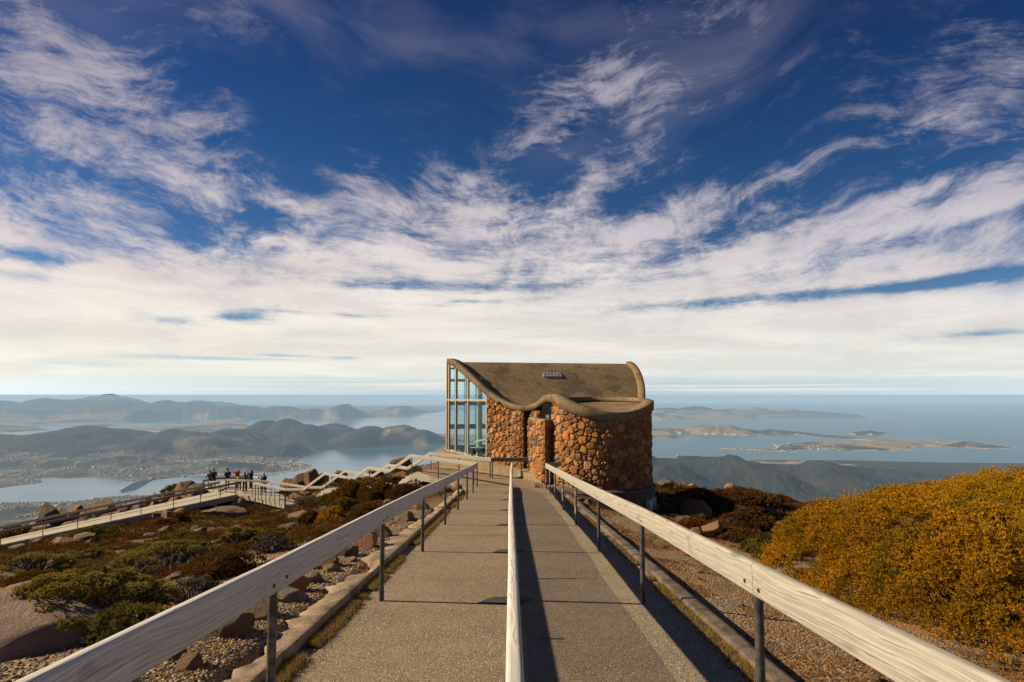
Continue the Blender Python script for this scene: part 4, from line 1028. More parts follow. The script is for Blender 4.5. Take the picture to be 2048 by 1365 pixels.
for (x0, y0, t0), (x1, y1, t1) in zip(wallq[:-1], wallq[1:]):
    for lo_, hi_ in ((None, TRZ - .045), (TRZ + .045, None)):
        ns_ = 6; vs, fs = [], []
        for off in (-.006, .006):
            for k in range(ns_ + 1):
                u = k / ns_; x, y, t = x0 + (x1 - x0) * u, y0 + (y1 - y0) * u, t0 + (t1 - t0) * u
                zb = plz(t) + .06 if lo_ is None else lo_; zt = max(zb + .01, roof_under(x, y) + .03 if hi_ is None else hi_)
                vs += [(x + NRM[0] * off, y + NRM[1] * off, zb), (x + NRM[0] * off, y + NRM[1] * off, zt)]
        h_ = 2 * (ns_ + 1)
        for k in range(ns_):
            fs += [(2 * k, 2 * k + 1, 2 * k + 3, 2 * k + 2), (h_ + 2 * k, h_ + 2 * k + 2, h_ + 2 * k + 3, h_ + 2 * k + 1)]
        MB().add(vs, fs).build('pane', M_GLASS, SHELTER)
# inside: floor, columns, a bench, and the far wall of windows
BK0 = A_ + np.array([0.22, 0.10]); BK1 = BK0 + EX * 10.1
def bk(u): return BK0 + EX * u
ridge_z = float(rf[0, 2]) - 0.45
MB().prism([tuple(A_ + [0.15, -.02]), tuple(B_ + [0.2, .3]), (5.0, 26.3), tuple(BK1), tuple(BK0)], FLAT - 1.5, -1.45).build('floor', M_PLINTH, SHELTER)
def bkwall(u0, u1, z0, z1, name, mat, th=0.12):
    a, b = bk(u0), bk(u1); nb_ = np.array([-EX[1], EX[0]])
    return MB().prism([a, b, b + nb_ * th, a + nb_ * th], z0, z1).build(name, mat, SHELTER)
for u0, u1 in ((0.0, 0.12), (0.34, 0.50), (0.86, 1.02), (1.45, 1.62), (2.1, 2.3), (3.4, 3.7), (4.6, 4.9), (5.8, 6.1), (7.0, 7.3), (8.2, 8.5), (9.6, 10.1)): bkwall(u0, u1, -1.45, ridge_z, 'window_frame', M_BLUE)
for z0, z1 in ((-1.45, -1.0), (-0.15, 0.10), (1.10, 1.30), (2.35, 2.50), (ridge_z - .1, ridge_z)): bkwall(0.0, 10.1, z0, z1, 'window_rail', M_BLUE, 0.10)
bkwall(0.0, 10.1, -1.0, ridge_z - .1, 'pane', M_GLASS, 0.012).location.y += 0.05
for px, d, r_ in ((933.5, 29.4, 0.085), (958.5, 28.9, 0.15), (990, 29.5, .12)):
    q = W(px, 850, d); tubepart('column', (q.x, q.y, -1.45), (q.x, q.y, min(2.6, roof_under(q.x, q.y) + .25)), r_, SHELTER, M_GREEN, 18)
bq = W(962, 905, 28.4)
b = MB().box((bq.x - .55, bq.y + .1, -1.0), (bq.x + .35, bq.y + .5, -0.94)).box((bq.x - .5, bq.y + .2, -1.45), (bq.x - .42, bq.y + .4, -1.0)).box((bq.x + .22, bq.y + .2, -1.45), (bq.x + .3, bq.y + .4, -1.0))
b.add([(bq.x - .35, bq.y + .15, -.7), (bq.x + .25, bq.y + .15, -.55), (bq.x + .25, bq.y + .35, -.48), (bq.x - .35, bq.y + .35, -.63)], [(0, 1, 2, 3)])
b.build('bench', M_GREEN, SHELTER)
# right-hand end wall under the rim, as rubble too
rb0, rb1 = RB[-1] + [0.1, -.1], RB[0]
for i0, i1, sdn in ((0, 20, 21), (20, len(RB) - 1, 22)):
    pA, pB = RB[i1] + [.05, 0], RB[i0] + [.05, 0]
    stone_face(pA, pB, lambda s: FLAT - 1.5, lambda s, i0=i0, i1=i1: float(np.interp((i1 + (i0 - i1) * s) / (len(RB) - 1), np.linspace(0, 1, iT + 1), shell[:, -1, 2])) - 0.55, sdn, res=0.05)
tubepart('spout', (*(pl[8][:2] + NRM * 0.0), pl[8][3] + .08), (*(pl[8][:2] + NRM * 0.2), pl[8][3] + .04), 0.05, SHELTER, M_BOLT, 8)
# ------------------------------------------------------------------ boardwalk: landings, stairs, lookout deck and the long ramp
def hh_(i): return 1.02 + 0.012 * i
FR = [(955, 925, 23.6), (821.5, 909, 27.4), (777.5, 939.5, 29.3), (736.5, 933, 31.2), (707, 955, 33.0), (650, 944.7, 36.0), (607, 977, 38.5), (570, 977, 39.5), (510.6, 965, 42.5), (474, 964, 43.7)]
BK = [(1063, 915, 25.55), (983, 916, 25.6), (860, 904.5, 28.5), (815.6, 934, 30.4), (777, 928, 32.3), (746, 949, 34.2), (690, 940, 37.1), (644, 973, 39.3), (611, 972.6, 40.4), (582, 968, 41.7), (540, 961.5, 43.4), (451, 958, 44.6)]
Fp = [W(*v) for v in FR]; Bp = [W(*v) for v in BK]
def down(v, h): return Vector((v.x, v.y, v.z - h))
DK = {}
lev = {}
def flat(z, *ps): return [(q.x, q.y) for q in ps], z
def deck(name, label, poly, z, cat='boardwalk', group='levels of the boardwalk', planks=0.14, along=None, edge_h=0.22, posts=(), zs=None):
    """a planked platform: boards with gaps, edge boards and posts under it"""
    poly = [Vector((a, b, 0)) for a, b in poly]
    if sum(a.x * b.y - b.x * a.y for a, b in zip(poly, poly[1:] + poly[:1])) < 0: poly = poly[::-1]; zs = zs[::-1] if zs is not None else None
    root = empty(name, (*poly[0].xy, z), label, cat, group)
    zf = (lambda q: z) if zs is None else zs_plane(poly, zs)
    d = (Vector(along) if along else (poly[1] - poly[0])).to_2d().normalized(); nrm = Vector((-d.y, d.x))
    ts = [q.to_2d() @ d for q in poly]; lo, hi = min(ts), max(ts); mb = MB(); t = lo
    while t < hi - 0.01:
        t1 = min(t + planks - 0.012, hi); xs_ = []
        for tt in (t + 1e-4, t1 - 1e-4):
            cut = []
            for a, b in zip(poly, poly[1:] + poly[:1]):
                ta, tb = a.to_2d() @ d, b.to_2d() @ d
                if (ta - tt) * (tb - tt) < 0: q = a + (b - a) * ((tt - ta) / (tb - ta)); cut.append(q.to_2d() @ nrm)
            if len(cut) >= 2: xs_.append((min(cut), max(cut)))
        if len(xs_) == 2:
            qs = [d * t + nrm * xs_[0][0], d * t1 + nrm * xs_[1][0], d * t1 + nrm * xs_[1][1], d * t + nrm * xs_[0][1]]
            zz = [zf(q) for q in qs]; mb.prism(qs, [k - 0.04 for k in zz], zz)
        t += planks
    mb.build('decking', M_DECK, root)
    for a, b in zip(poly, poly[1:] + poly[:1]):
        if (b - a).length < 0.25: continue
        out = Vector(((b - a).y, -(b - a).x, 0)).normalized() * 0.03
        board(Vector((a.x, a.y, zf(a) - 0.045)) + out, Vector((b.x, b.y, zf(b) - 0.045)) + out, edge_h, 0.045, root, M_RAIL if zs is None else M_RAIL_SHADE, 'edge_board', r=0.004)
    for x, y in posts:
        g0 = gz(x, y) - 0.2; zt = zf(Vector((x, y))) - 0.05
        if zt - g0 > 0.1: MB().box((x - .05, y - .05, g0), (x + .05, y + .05, zt)).build('post', M_DECK, root)
    return root
def zs_plane(poly, zs):
    A = np.array([(q.x, q.y, 1) for q in poly]); c = np.linalg.lstsq(A, np.array(zs), rcond=None)[0]
    return lambda q: float(q[0] * c[0] + q[1] * c[1] + c[2])
def stairs(label, ul, ur, ll, lr, zu, zl, n):
    root = empty('staircase', (*ll, zl), label, 'stairs', 'stairs of the boardwalk')
    ul, ur, ll, lr = [Vector(v) for v in (ul, ur, ll, lr)]
    for a, b in ((ul, ll), (ur, lr)): board((a.x, a.y, zu - 0.06), (b.x, b.y, zl + 0.10), 0.24, 0.05, root, M_RAIL, 'stringer', r=0.004)
    for k in range(1, n):
        u = k / n; a, b = ul.lerp(ll, u), ur.lerp(lr, u); z = zu + (zl - zu) * u
        dd = (ll - ul).normalized() * 0.15
        MB().prism([a - dd, b - dd, b + dd, a + dd] if ((b - a).x * dd.y - (b - a).y * dd.x) > 0 else [a - dd, a + dd, b + dd, b - dd], z - 0.045, z).build('tread', M_RAIL, root)
    return root
Z0 = FLAT - 0.03; Z1 = (Fp[2].z + Fp[3].z) / 2 - hh_(2); Z2 = (Fp[4].z + Fp[5].z) / 2 - hh_(4); Z3 = -5.88
xy = lambda v: (v.x, v.y)
n_ = Vector((0.05, 0.05, 0))
deck('boardwalk_landing', 'grey timber landing with a deep white edge board beside the shelter', [xy(Wz(950, 966, Z0)), xy(Fp[1]), xy(Bp[2]), xy(Wz(905, 938.5, Z0) )], Z0, posts=[xy(Wz(832, 955, Z0)), xy(Wz(868, 962, Z0)), xy(Bp[2])])
deck('boardwalk_landing', 'middle timber landing half hidden by the golden shrub', [xy(Fp[2]), xy(Fp[3]), xy(Bp[4]), xy(Bp[3])], Z1, posts=[xy(Fp[2]), xy(Fp[3])])
deck('boardwalk_landing', 'lower timber landing above the last flight of steps', [xy(Fp[4]), xy(Fp[5]), xy(Bp[6]), xy(Bp[5])], Z2, posts=[xy(Fp[4]), xy(Fp[5]), xy(Bp[6])])
stairs('top flight of pale timber steps below the landing beside the shelter', xy(Fp[1]), xy(Bp[2]), xy(Fp[2]), xy(Bp[3]), Z0, Z1, 6)
stairs('middle flight of timber steps behind the golden shrub', xy(Fp[3]), xy(Bp[4]), xy(Fp[4]), xy(Bp[5]), Z1, Z2, 6)
stairs('lowest flight of pale timber steps leading down to the lookout deck', xy(Fp[5]), xy(Bp[6]), xy(Fp[6]), xy(Bp[7]), Z2, Z3, 8)
LK = [Wz(*q, Z3) for q in ((570, 1009), (601, 1009), (612, 1002), (545, 985), (524, 966), (503, 962), (430, 963), (412, 972), (437, 982), (474, 989.5), (511, 995))]
pp = [xy(Wz(*q, Z3)) for q in ((572, 1008), (599, 1008), (556, 1005), (541, 1002), (526, 999), (511, 995.5), (493, 992), (474, 990), (588, 1003), (545, 993))]
deck('lookout_deck', 'timber lookout deck with people standing on it, on short posts', [xy(v) for v in LK], Z3, cat='lookout deck', group=None, along=(-1, 0.35, 0), edge_h=0.26, posts=pp)
deck_ramp = None
ra, rb_ = W(474, 989, 43.6), W(0, 1090, 38); rc, rd = W(437, 982, 45.9), W(0, 1079.5, 39.6)
ext = 1.25
rb2 = ra + (rb_ - ra) * ext; rd2 = rc + (rd - rc) * ext
def lerp(a, b, u): return a + (b - a) * u
deck('boardwalk_ramp', 'long planked timber ramp rising from the left to the lookout deck', [xy(ra), xy(rc), xy(rd2), xy(rb2)], ra.z, cat='boardwalk', group=None, along=xy(rb_ - ra) + (0,), edge_h=0.36,
     zs=[ra.z, rc.z, rd2.z, rb2.z], posts=[xy(lerp(ra, rb_, u)) for u in (0.1, 0.25, 0.4, 0.55, 0.7, 0.85)])
G2 = 'timber handrails along the boardwalk'
def hposts(line, us_, h):
    """posts at shares of segments: (segment, share)"""
    out = []
    for i, u in us_:
        q = lerp(line[i], line[i + 1], u); out.append((q.x, q.y, q.z - h(i) - 0.15, q.z - 0.1))
    return out
front1 = Fp[:9]
mid = lambda v, k: down(v, k)
handrail('zigzag white timber handrail on the near side of the boardwalk stairs', front1, hposts(front1, [(0, .05), (0, .55), (0, .98), (1, .97), (2, .93), (3, .97), (4, .95), (5, .97), (6, .95), (7, .0), (7, .16), (7, .32), (7, .48), (7, .62), (7, .76), (7, .88), (7, .99)], hh_), G2, h=0.17,
         wires=[(down(a, .55), down(b, .55)) for a, b in ((Fp[0], Fp[1]), (Fp[2], Fp[3]), (Fp[4], Fp[5]), (Fp[7], Fp[8]))])
back1 = Bp[1:11]
handrail('zigzag white timber handrail on the far side of the boardwalk stairs', back1, hposts(back1, [(0, .02), (0, .5), (0, .98), (1, .96), (2, .95), (3, .96), (4, .95), (5, .97), (6, .95), (7, .5), (8, .1), (8, .5), (8, .9)], hh_), G2, h=0.17,
         wires=[(down(a, .55), down(b, .55)) for a, b in ((Bp[1], Bp[2]), (Bp[3], Bp[4]), (Bp[5], Bp[6]), (Bp[8], Bp[9]), (Bp[9], Bp[10]))])
wl = [Bp[1], Bp[0]]
handrail('short dark timber handrail against the stone wall and concrete ledge', wl, [(q.x, q.y, FLAT - .1, q.z - .1) for q in (lerp(*wl, .02), lerp(*wl, .74))], G2, mat=wood('dark_pine', (0.13, 0.10, 0.08), (0.22, 0.17, 0.13), (0.06, 0.045, 0.035)), h=0.17)
lk1 = [W(474, 964, 43.7), W(437, 974, 43.2)]
lkA = [W(540, 961.5, 43.5), W(490, 959.8, 44.2), W(452, 958, 45.0)]
handrail('pale timber handrail in front of the group on the lookout deck', lkA, hposts(lkA, [(0, .35), (0, .7), (0, .98), (1, .5), (1, .98)], lambda i: 1.08), G2, h=0.17)
lkB = [W(540, 961.5, 43.8), W(522, 954.5, 46.5), W(503, 952.5, 48.8), W(430, 955.5, 47.6), W(406, 960.5, 45.6)]
handrail('timber handrail along the outer edge of the lookout deck, behind the people', lkB, hposts(lkB, [(1, .0), (1, .5), (2, .05), (2, .35), (2, .7), (3, .0), (3, .95)], lambda i: 1.12), G2, h=0.17)
rn = [W(474, 964, 43.7), W(400, 978.8, 42.6), W(219, 1016.9, 40.5), W(0, 1062.6, 38.0)]; rn.append(rn[2] + (rn[3] - rn[2]) * 2.0)
handrail('grey timber handrail on the near side of the long ramp', rn, hposts(rn, [(0, .02), (0, .45), (0, .98), (1, .30), (1, .66), (1, .98), (2, .30), (2, .62), (2, .99)], lambda i: 0.98), G2, mat=M_RAIL_SHADE, h=0.17)
rfar = [W(439, 962.8, 45.2), W(400, 972, 44.4), W(200, 1011.5, 42.0), W(0, 1053.5, 39.6)]; rfar.append(rfar[2] + (rfar[3] - rfar[2]) * 2.0)
handrail('grey timber handrail on the far side of the long ramp, against the crags', [W(417, 962.6, 45.8)] + rfar, hposts(rfar, [(0, .02), (0, .9), (1, .35), (1, .75), (2, .15), (2, .55), (2, .95)], lambda i: 0.98), G2, mat=M_RAIL_SHADE, h=0.17)
# ------------------------------------------------------------------ dolerite boulders
def rock_mesh(name, seed, squash=1.0, planes=9, rough=0.16, sub=4):
    r0 = random.Random(seed)
    bm = bmesh.new(); bmesh.ops.create_icosphere(bm, subdivisions=sub, radius=1.0)
    off = Vector((r0.uniform(-50, 50), r0.uniform(-50, 50), r0.uniform(-50, 50)))
    cuts = []
    for _ in range(planes):
        d = Vector((r0.gauss(0, 1), r0.gauss(0, 1), r0.gauss(0, .8))).normalized(); cuts.append((d, r0.uniform(0.50, 0.84)))
    for v in bm.verts:
        c = v.co.normalized()
        p = c * (1 + 0.22 * mnoise.noise(c * 1.2 + off) + rough * 0.6 * mnoise.noise(c * 2.6 + off))
        for d, o in cuts:
            e = p @ d - o
            if e > 0: p = p - d * e * 0.97
        p = p + c * rough * (0.24 * mnoise.noise(c * 5.5 + off) + 0.16 * mnoise.noise(c * 12 + off) - 0.22 * max(0, 0.12 - abs(mnoise.noise(c * 2.1 + off * 1.7))) * 5)
        v.co = p
    lo = Vector([min(v.co[i] for v in bm.verts) for i in range(3)]); hi = Vector([max(v.co[i] for v in bm.verts) for i in range(3)])
    for v in bm.verts:
        v.co = Vector([(v.co[i] - lo[i]) / (hi[i] - lo[i]) - (0.5 if i < 2 else 0.0) for i in range(3)])
    me = bpy.data.meshes.new(name); bm.to_mesh(me); bm.free()
    me.polygons.foreach_set('use_smooth', np.ones(len(me.polygons), bool)); me.set_sharp_from_angle(angle=R(32))
    return me
def rockmat(name, a, b, dark, rust):
    m, nt, p = material(name); P_ = position(nt); rnd = objrand(nt)
    c = mix(noise(P_, 3.2, 6, 0.65).step(0.3, 0.7), a, b)
    c = mix((noise(P_, 0.9, 4, 0.6) + rnd * 0.25).step(0.58, 0.78) * 0.8, c, rust)
    c = mix(noise(P_, 6.0, 6, 0.7).step(0.60, 0.70) * 0.75, c, dark)
    c = mix(noise(P_, 14.0, 4, 0.7).step(0.68, 0.73) * 0.6, c, (0.42, 0.39, 0.32))
    c = mix(1.0, c, rnd.ramp([(0, (0.8, 0.8, 0.82)), (1, (1.12, 1.05, 1.0))]), 'MULTIPLY')
    setin(nt, p.inputs['Base Color'], c); p.inputs['Roughness'].default_value = 0.93
    bump(nt, p, noise(P_, 5, 8, 0.72) * 1.4 + noise(P_, 40, 4, 0.7) * 0.4, 1.0, 0.09)
    return m
M_ROCK = rockmat('dolerite', (0.090, 0.062, 0.040), (0.185, 0.125, 0.075), (0.040, 0.030, 0.023), (0.235, 0.125, 0.055))
M_ROCKP = rockmat('pale_dolerite', (0.145, 0.105, 0.075), (0.275, 0.195, 0.128), (0.065, 0.050, 0.037), (0.31, 0.165, 0.075))
M_ROCKR = rockmat('rusty_dolerite', (0.22, 0.10, 0.035), (0.33, 0.155, 0.05), (0.10, 0.05, 0.025), (0.36, 0.15, 0.04))
M_ROCKG = rockmat('grey_dolerite', (0.14, 0.125, 0.105), (0.24, 0.215, 0.175), (0.07, 0.06, 0.05), (0.17, 0.12, 0.08))
M_PINK = rockmat('pink_dolerite', (0.22, 0.155, 0.125), (0.36, 0.265, 0.215), (0.11, 0.085, 0.07), (0.30, 0.18, 0.10))
ROCKS = {}
for i in range(5):
    ROCKS['round', i] = rock_mesh('boulder_round', 10 + i, planes=5, rough=0.13)
    ROCKS['block', i] = rock_mesh('boulder_block', 30 + i, planes=24, rough=0.10)
    ROCKS['slab', i] = rock_mesh('boulder_slab', 50 + i, planes=8, rough=0.14)
_rm = {}
def rock_me(kind, i, mat):
    k = (kind, i, mat.name)
    if k not in _rm:
        me = ROCKS[kind, i].copy(); me.materials.append(mat); _rm[k] = me
    return _rm[k]
_ri = [0]
def rock(label, x0, x1, yt, yb, d, kind='block', mat=None, group=None, depth=0.85, tilt=0.0, name='boulder', fix=False):
    """a boulder filling the columns x0..x1 with its top at row yt, d metres ahead, sunk in the ground"""
    _ri[0] += 1; r0 = random.Random(_ri[0] * 7 + 1)
    if d < 40 and not fix and not any(k in label for k in ('crag', 'stairs', 'flight', 'landing', 'shelter', 'plinth', 'tower', 'zigzag')): d = hit((x0 + x1) / 2, min(yb, 1350), d * .6, d * 1.4) or d
    a, b = W(x0, yt, d), W(x1, yb, d); w = abs(b.x - a.x) * (1.22 if d > 40 else 1.0); cx = (a.x + b.x) / 2
    g = min(gz(cx, d), gz(cx - w * .4, d), gz(cx + w * .4, d)) - 0.06 - 0.1 * w
    base = g; h = min(max(a.z - base, 0.18 * w), (1.6 if any(k in label for k in ('tall', 'upright', 'narrow', 'peak', 'pointed', 'split', 'square')) else 1.0) * w)
    if abs(cx + 1.9) < .2 + w / 2 and d < 21: cx = -2.14 - w * .5
    if abs(cx - 1.9) < .2 + w / 2 and d < 19: cx = 2.05 + w * .5
    o = bpy.data.objects.new(name, rock_me(kind, r0.randrange(5), mat or M_ROCK)); COL.objects.link(o)
    o.location = (cx, d + w * depth * 0.15, base); o.scale = (w * 1.04, w * depth, h)
    o.rotation_euler = (0, tilt, 0) if tilt else (0, 0, r0.choice((0, math.pi)))
    return tag(o, label, 'boulder' if w > 0.45 else 'rock', group)
Q, P_G, RR_, GG_ = M_ROCK, M_ROCKP, M_ROCKR, M_ROCKG
for args in [
    # the crest beyond the long ramp
    ('low blocky crag at the left end of the crest beyond the ramp', 34, 80, 1019, 1045, 44, 'block', P_G), ('tall square crag highest on the crest left of the bridge', 77, 119, 999, 1037, 45.5, 'block', Q),
    ('narrow split crag wedged between two square crags on the crest', 112, 142, 1003, 1027, 46.5, 'block', Q), ('square crag with a flat top right of the tallest crag', 138, 166, 998, 1022, 46, 'block', Q), ('small knob of rock perched behind the two square crags', 129, 139, 996, 1010, 47.5, 'round', Q),
    ('sloping pale slab on the crest below the bridge', 172, 223, 997, 1019, 46, 'slab', P_G), ('large rounded boulder on the crest just left of the bridge', 217, 245, 983, 1010, 48, 'round', P_G), ('rounded boulder on the crest straight below the bridge', 242, 263, 981, 1004, 49, 'block', Q),
    ('little upright stone standing at the foot of the bridge', 256, 265, 980, 992, 51, 'block', Q), ('group of low stones right of the bridge on the crest', 280, 306, 983, 999, 49, 'slab', Q), ('upright brown stone on the crest beside a green shrub', 304, 321, 969, 988, 50, 'block', Q),
    ('twin upright stone on the crest, right one of the pair', 318, 331, 969, 986, 50, 'block', P_G), ('broad humped boulder on the crest left of the people', 350, 388, 959, 981, 50, 'round', Q), ('flat topped boulder nearest the left end of the lookout deck', 378, 412, 966, 984, 48.5, 'slab', Q), ('boulder with a sharp top peak on the crest left of the people', 366, 386, 957, 972, 51, 'block', P_G),
    ('dark boulder under the lookout deck rail at its left corner', 405, 434, 968, 994, 46.8, 'round', Q), 
    ('pale slab between the ramp rails at the far left', 66, 101, 1049, 1065, 41.8, 'slab', P_G), ('leaning boulder between the ramp rails left of centre', 156, 178, 1030, 1047, 42.6, 'block', Q), ('squat boulder between the ramp rails right of the leaning one', 176, 198, 1027, 1045, 43.2, 'block', P_G),
    ('block seen through the ramp rails above a dark shrub', 197, 222, 1021, 1041, 43.6, 'block', Q), ('pointed stone seen through the middle of the ramp rails', 238, 256, 1010, 1030, 44.3, 'block', Q), ('rounded stone seen through the ramp rails near the top', 262, 286, 1003, 1022, 45, 'round', P_G), ('stone behind the upper part of the ramp rails', 300, 322, 998, 1012, 46, 'slab', Q),
    ('grey boulder behind the ramp rails close to the deck', 338, 362, 984, 1003, 46.5, 'round', Q),
    # the heath in front of the ramp
    ('large flat pinkish boulder in the heath in front of the ramp', 95, 165, 1075, 1096, 27.5, 'slab', P_G), ('pale cracked boulder adjoining the large flat pinkish one', 138, 197, 1069, 1094, 28.3, 'round', P_G), ('low pale ledge under the middle of the ramp', 200, 254, 1056, 1068, 33.5, 'slab', P_G), ('dark tilted slab in the heath below the ledge', 246, 270, 1065, 1077, 29.5, 'slab', GG_),
    ('steep boulder leaning against the ramp edge', 306, 326, 1023, 1043, 38.8, 'block', Q), ('second steep boulder leaning against the ramp edge', 320, 342, 1021, 1041, 38.6, 'block', P_G), ('round boulder tucked under the ramp edge', 348, 372, 1017, 1030, 40.2, 'round', Q), ('rounded pale boulder alone in the brown heath', 382, 411, 1055, 1074, 26, 'round', P_G),
    ('long flat pinkish outcrop below the lookout deck', 408, 495, 1013, 1035, 34.5, 'slab', P_G), ('large triangular boulder under the front of the lookout deck', 470, 512, 992, 1015, 39.0, 'block', P_G), ('pinkish boulder behind a dark shrub below the deck corner', 575, 618, 1022, 1043, 28.5, 'slab', P_G), ('flat pale stones in the heath under the middle of the ramp', 283, 318, 1067, 1078, 27, 'slab', GG_),
    ('orange stone heap under the deck corner', 556, 572, 1021, 1031, 38.5, 'block', RR_), ('small pale boulder below the flat pinkish outcrop', 343, 360, 1045, 1056, 32, 'slab', P_G), ('grey outcrop at the left foot of the ramp', 50, 96, 1077, 1092, 33, 'slab', GG_),
    # crags behind the stairs
    ('tall pointed crag behind the stairs, highest of its cluster', 609, 634, 938, 975, 47, 'block', Q, None, 0.8), ('square shouldered crag left of the tall pointed one', 584, 612, 946, 975, 47.5, 'block', Q), ('sloping crag right of the tall pointed one', 630, 652, 946, 972, 47.5, 'block', Q), ('low rounded rock at the left of the pointed crags', 563, 588, 957, 975, 47.5, 'slab', P_G),
    ('rounded slab behind the rail below the pointed crags', 575, 618, 984, 1000, 42.3, 'round', P_G), ('blunt crag behind the second zigzag of the rails', 665, 693, 942, 972, 43.5, 'block', Q), ('broad boulder behind the landing posts', 726, 770, 940, 966, 39.5, 'block', Q), ('little dark crag against the water above the rails', 754, 767, 929, 945, 41.5, 'block', Q),
    ('pinkish boulder standing on the lower landing edge', 681, 702, 967, 990, 33.0, 'round', P_G), ('peaked crag above the top flight of steps', 780, 820, 915, 945, 38.5, 'block', Q), ('large brown boulder between the landing and the shelter', 826, 858, 917, 950, 32.0, 'block', Q), ('big sloping boulder resting against the concrete plinth', 846, 899, 919, 950, 32.3, 'round', Q),
    ('small boulder under the top zigzag of the rails', 704, 722, 955, 972, 41, 'round', Q), ('reddish boulder under the top flight rail', 784, 815, 940, 962, 33.5, 'slab', RR_), 
    # beside the ramped path
    ('rounded boulder showing above the left handrail', 764, 792, 1000, 1018, 15.5, 'round', P_G), ('orange and white boulder behind the left handrail posts', 818, 858, 1008, 1044, 13.2, 'block', P_G), ('dark boulder behind the orange and white one', 848, 876, 1002, 1019, 15.0, 'round', Q), ('broad lichen boulder left of the kerb', 768, 818, 1049, 1077, 9.9, 'round', Q),
    ('pale humped boulder showing under the left handrail', 716, 762, 1062, 1095, 8.9, 'round', P_G), ('brown pointed stone on the gravel below the humped boulder', 672, 714, 1092, 1114, 7.7, 'block', Q), ('flat long stone under the left handrail', 618, 672, 1106, 1136, 7.2, 'slab', Q), ('tan stone on the gravel right of the rusty rock', 613, 648, 1141, 1166, 5.9, 'block', P_G), ('low tan stone behind the tan stone on the gravel', 642, 678, 1129, 1144, 6.5, 'slab', P_G),
    ('rusty orange rock under the left handrail joint', 548, 615, 1152, 1186, 5.4, 'slab', RR_), ('grey angular rock beside the nearest left post', 543, 610, 1172, 1202, 4.95, 'block', GG_), ('mottled brown rock left of the nearest left post', 414, 498, 1229, 1272, 4.4, 'block', Q), ('small dark block of stone on the gravel', 349, 403, 1308, 1337, 3.65, 'block', Q), ('small flat rusty stone on the gravel', 418, 452, 1320, 1334, 3.6, 'slab', RR_),
    ('sloping pinkish rock behind the nearest left post', 470, 545, 1200, 1236, 4.75, 'slab', P_G), ('orange stained stone beside the far kerb', 846, 882, 983, 995, 17.5, 'slab', P_G), ('brown ledge of rock near the far end of the kerb', 870, 905, 975, 986, 19, 'slab', Q), ('small tan stone at the path bend', 905, 925, 968, 977, 21, 'slab', P_G),
    # right of the shelter
    ('sunlit rounded crag, first of the row of four right of the tower', 1327, 1351, 956, 976, 38, 'round', P_G), ('sunlit rounded crag, second of the row of four right of the tower', 1348, 1363, 956, 978, 38, 'round', P_G), ('sunlit rounded crag, third of the row of four right of the tower', 1361, 1379, 956, 977, 38.3, 'round', P_G), ('sunlit rounded crag, last of the row of four right of the tower', 1375, 1392, 958, 977, 38, 'round', P_G),
    ('dark angular rock in front of the row of four crags', 1315, 1347, 958, 980, 35, 'block', GG_), ('small leaning crag at the left of the second row', 1440, 1457, 966, 982, 42, 'round', P_G), ('broad domed crag in the middle of the second row', 1454, 1484, 967, 984, 42, 'round', P_G), ('small pointed crag right of the domed one', 1483, 1497, 974, 988, 41.5, 'round', P_G), ('dark small crag beside the pointed one', 1494, 1507, 978, 991, 41.5, 'round', Q), ('last small crag in the second row', 1507, 1523, 981, 995, 41.5, 'round', P_G),
    ('large dark reddish boulder on the shaded slope', 1364, 1426, 1000, 1042, 25.5, 'round', Q), ('rounded boulder with black lichen right of the gravel', 1404, 1450, 1040, 1078, 17.3, 'round', P_G), ('flat dark rock sunk in the shaded heath', 1438, 1466, 989, 1000, 33.5, 'slab', Q), ('tan rock left of the boulder with black lichen', 1378, 1410, 1055, 1072, 18.3, 'slab', P_G), ('pale stone beside the big golden bush', 1520, 1540, 1078, 1092, 13.2, 'slab', P_G), ('low pale stone under the green leafy shrub', 1500, 1518, 1108, 1120, 11.2, 'slab', P_G),
    ('brown rock face beside the tower drum', 1312, 1334, 966, 1012, 27, 'block', Q), ('shaded rock at the foot of the tower drum', 1318, 1352, 1004, 1034, 23.0, 'block', Q), ('flat pale slab on the shaded slope', 1400, 1430, 1003, 1012, 29.5, 'slab', GG_), ('small orange flat stone on the gravel right of the path', 1352, 1384, 1104, 1112, 11.5, 'slab', RR_),
    ('pale flat stone in the brown heath right of the path', 1470, 1500, 1060, 1067, 18.5, 'slab', P_G), ('heap of tan stones at the foot of the tower', 1150, 1170, 996, 1004, 20.3, 'slab', P_G), ('grey flat stone at the foot of the tower', 1168, 1186, 998, 1006, 20.0, 'slab', GG_),
]: rock(*args)
rock('large pinkish lichen covered boulder with a crack in the bottom left corner', -230, 172, 1216, 1365, 4.7, 'slab', M_PINK, None, 1.0, 0.10, fix=True).rotation_euler.x = 0.30
# smaller ones nothing tells apart
r0 = random.Random(5)
def scatter(n, label, group, xr, yr, sz, cond, name='boulder', mats=(Q, P_G, Q, GG_), kinds=('round', 'block', 'slab')):
    k = 0
    while k < n:
        y = math.exp(r0.uniform(math.log(yr[0]), math.log(yr[1]))); u = r0.uniform(*xr); x = u * y if sz[2] else u
        if not cond(x, y): continue
        s = r0.uniform(sz[0], sz[1]) ** 1; w = s * r0.uniform(.8, 1.4); h = s * r0.uniform(.35, .75)
        o = bpy.data.objects.new(name, rock_me(r0.choice(kinds), r0.randrange(5), r0.choice(mats))); COL.objects.link(o)
        o.location = (x, y, gz(x, y) - h * .3); o.scale = (w, s, h); o.rotation_euler = (r0.uniform(-.15, .15), r0.uniform(-.15, .15), r0.uniform(0, 6.28))
        tag(o, label, 'boulder' if sz[1] > .5 else 'stone', group); k += 1
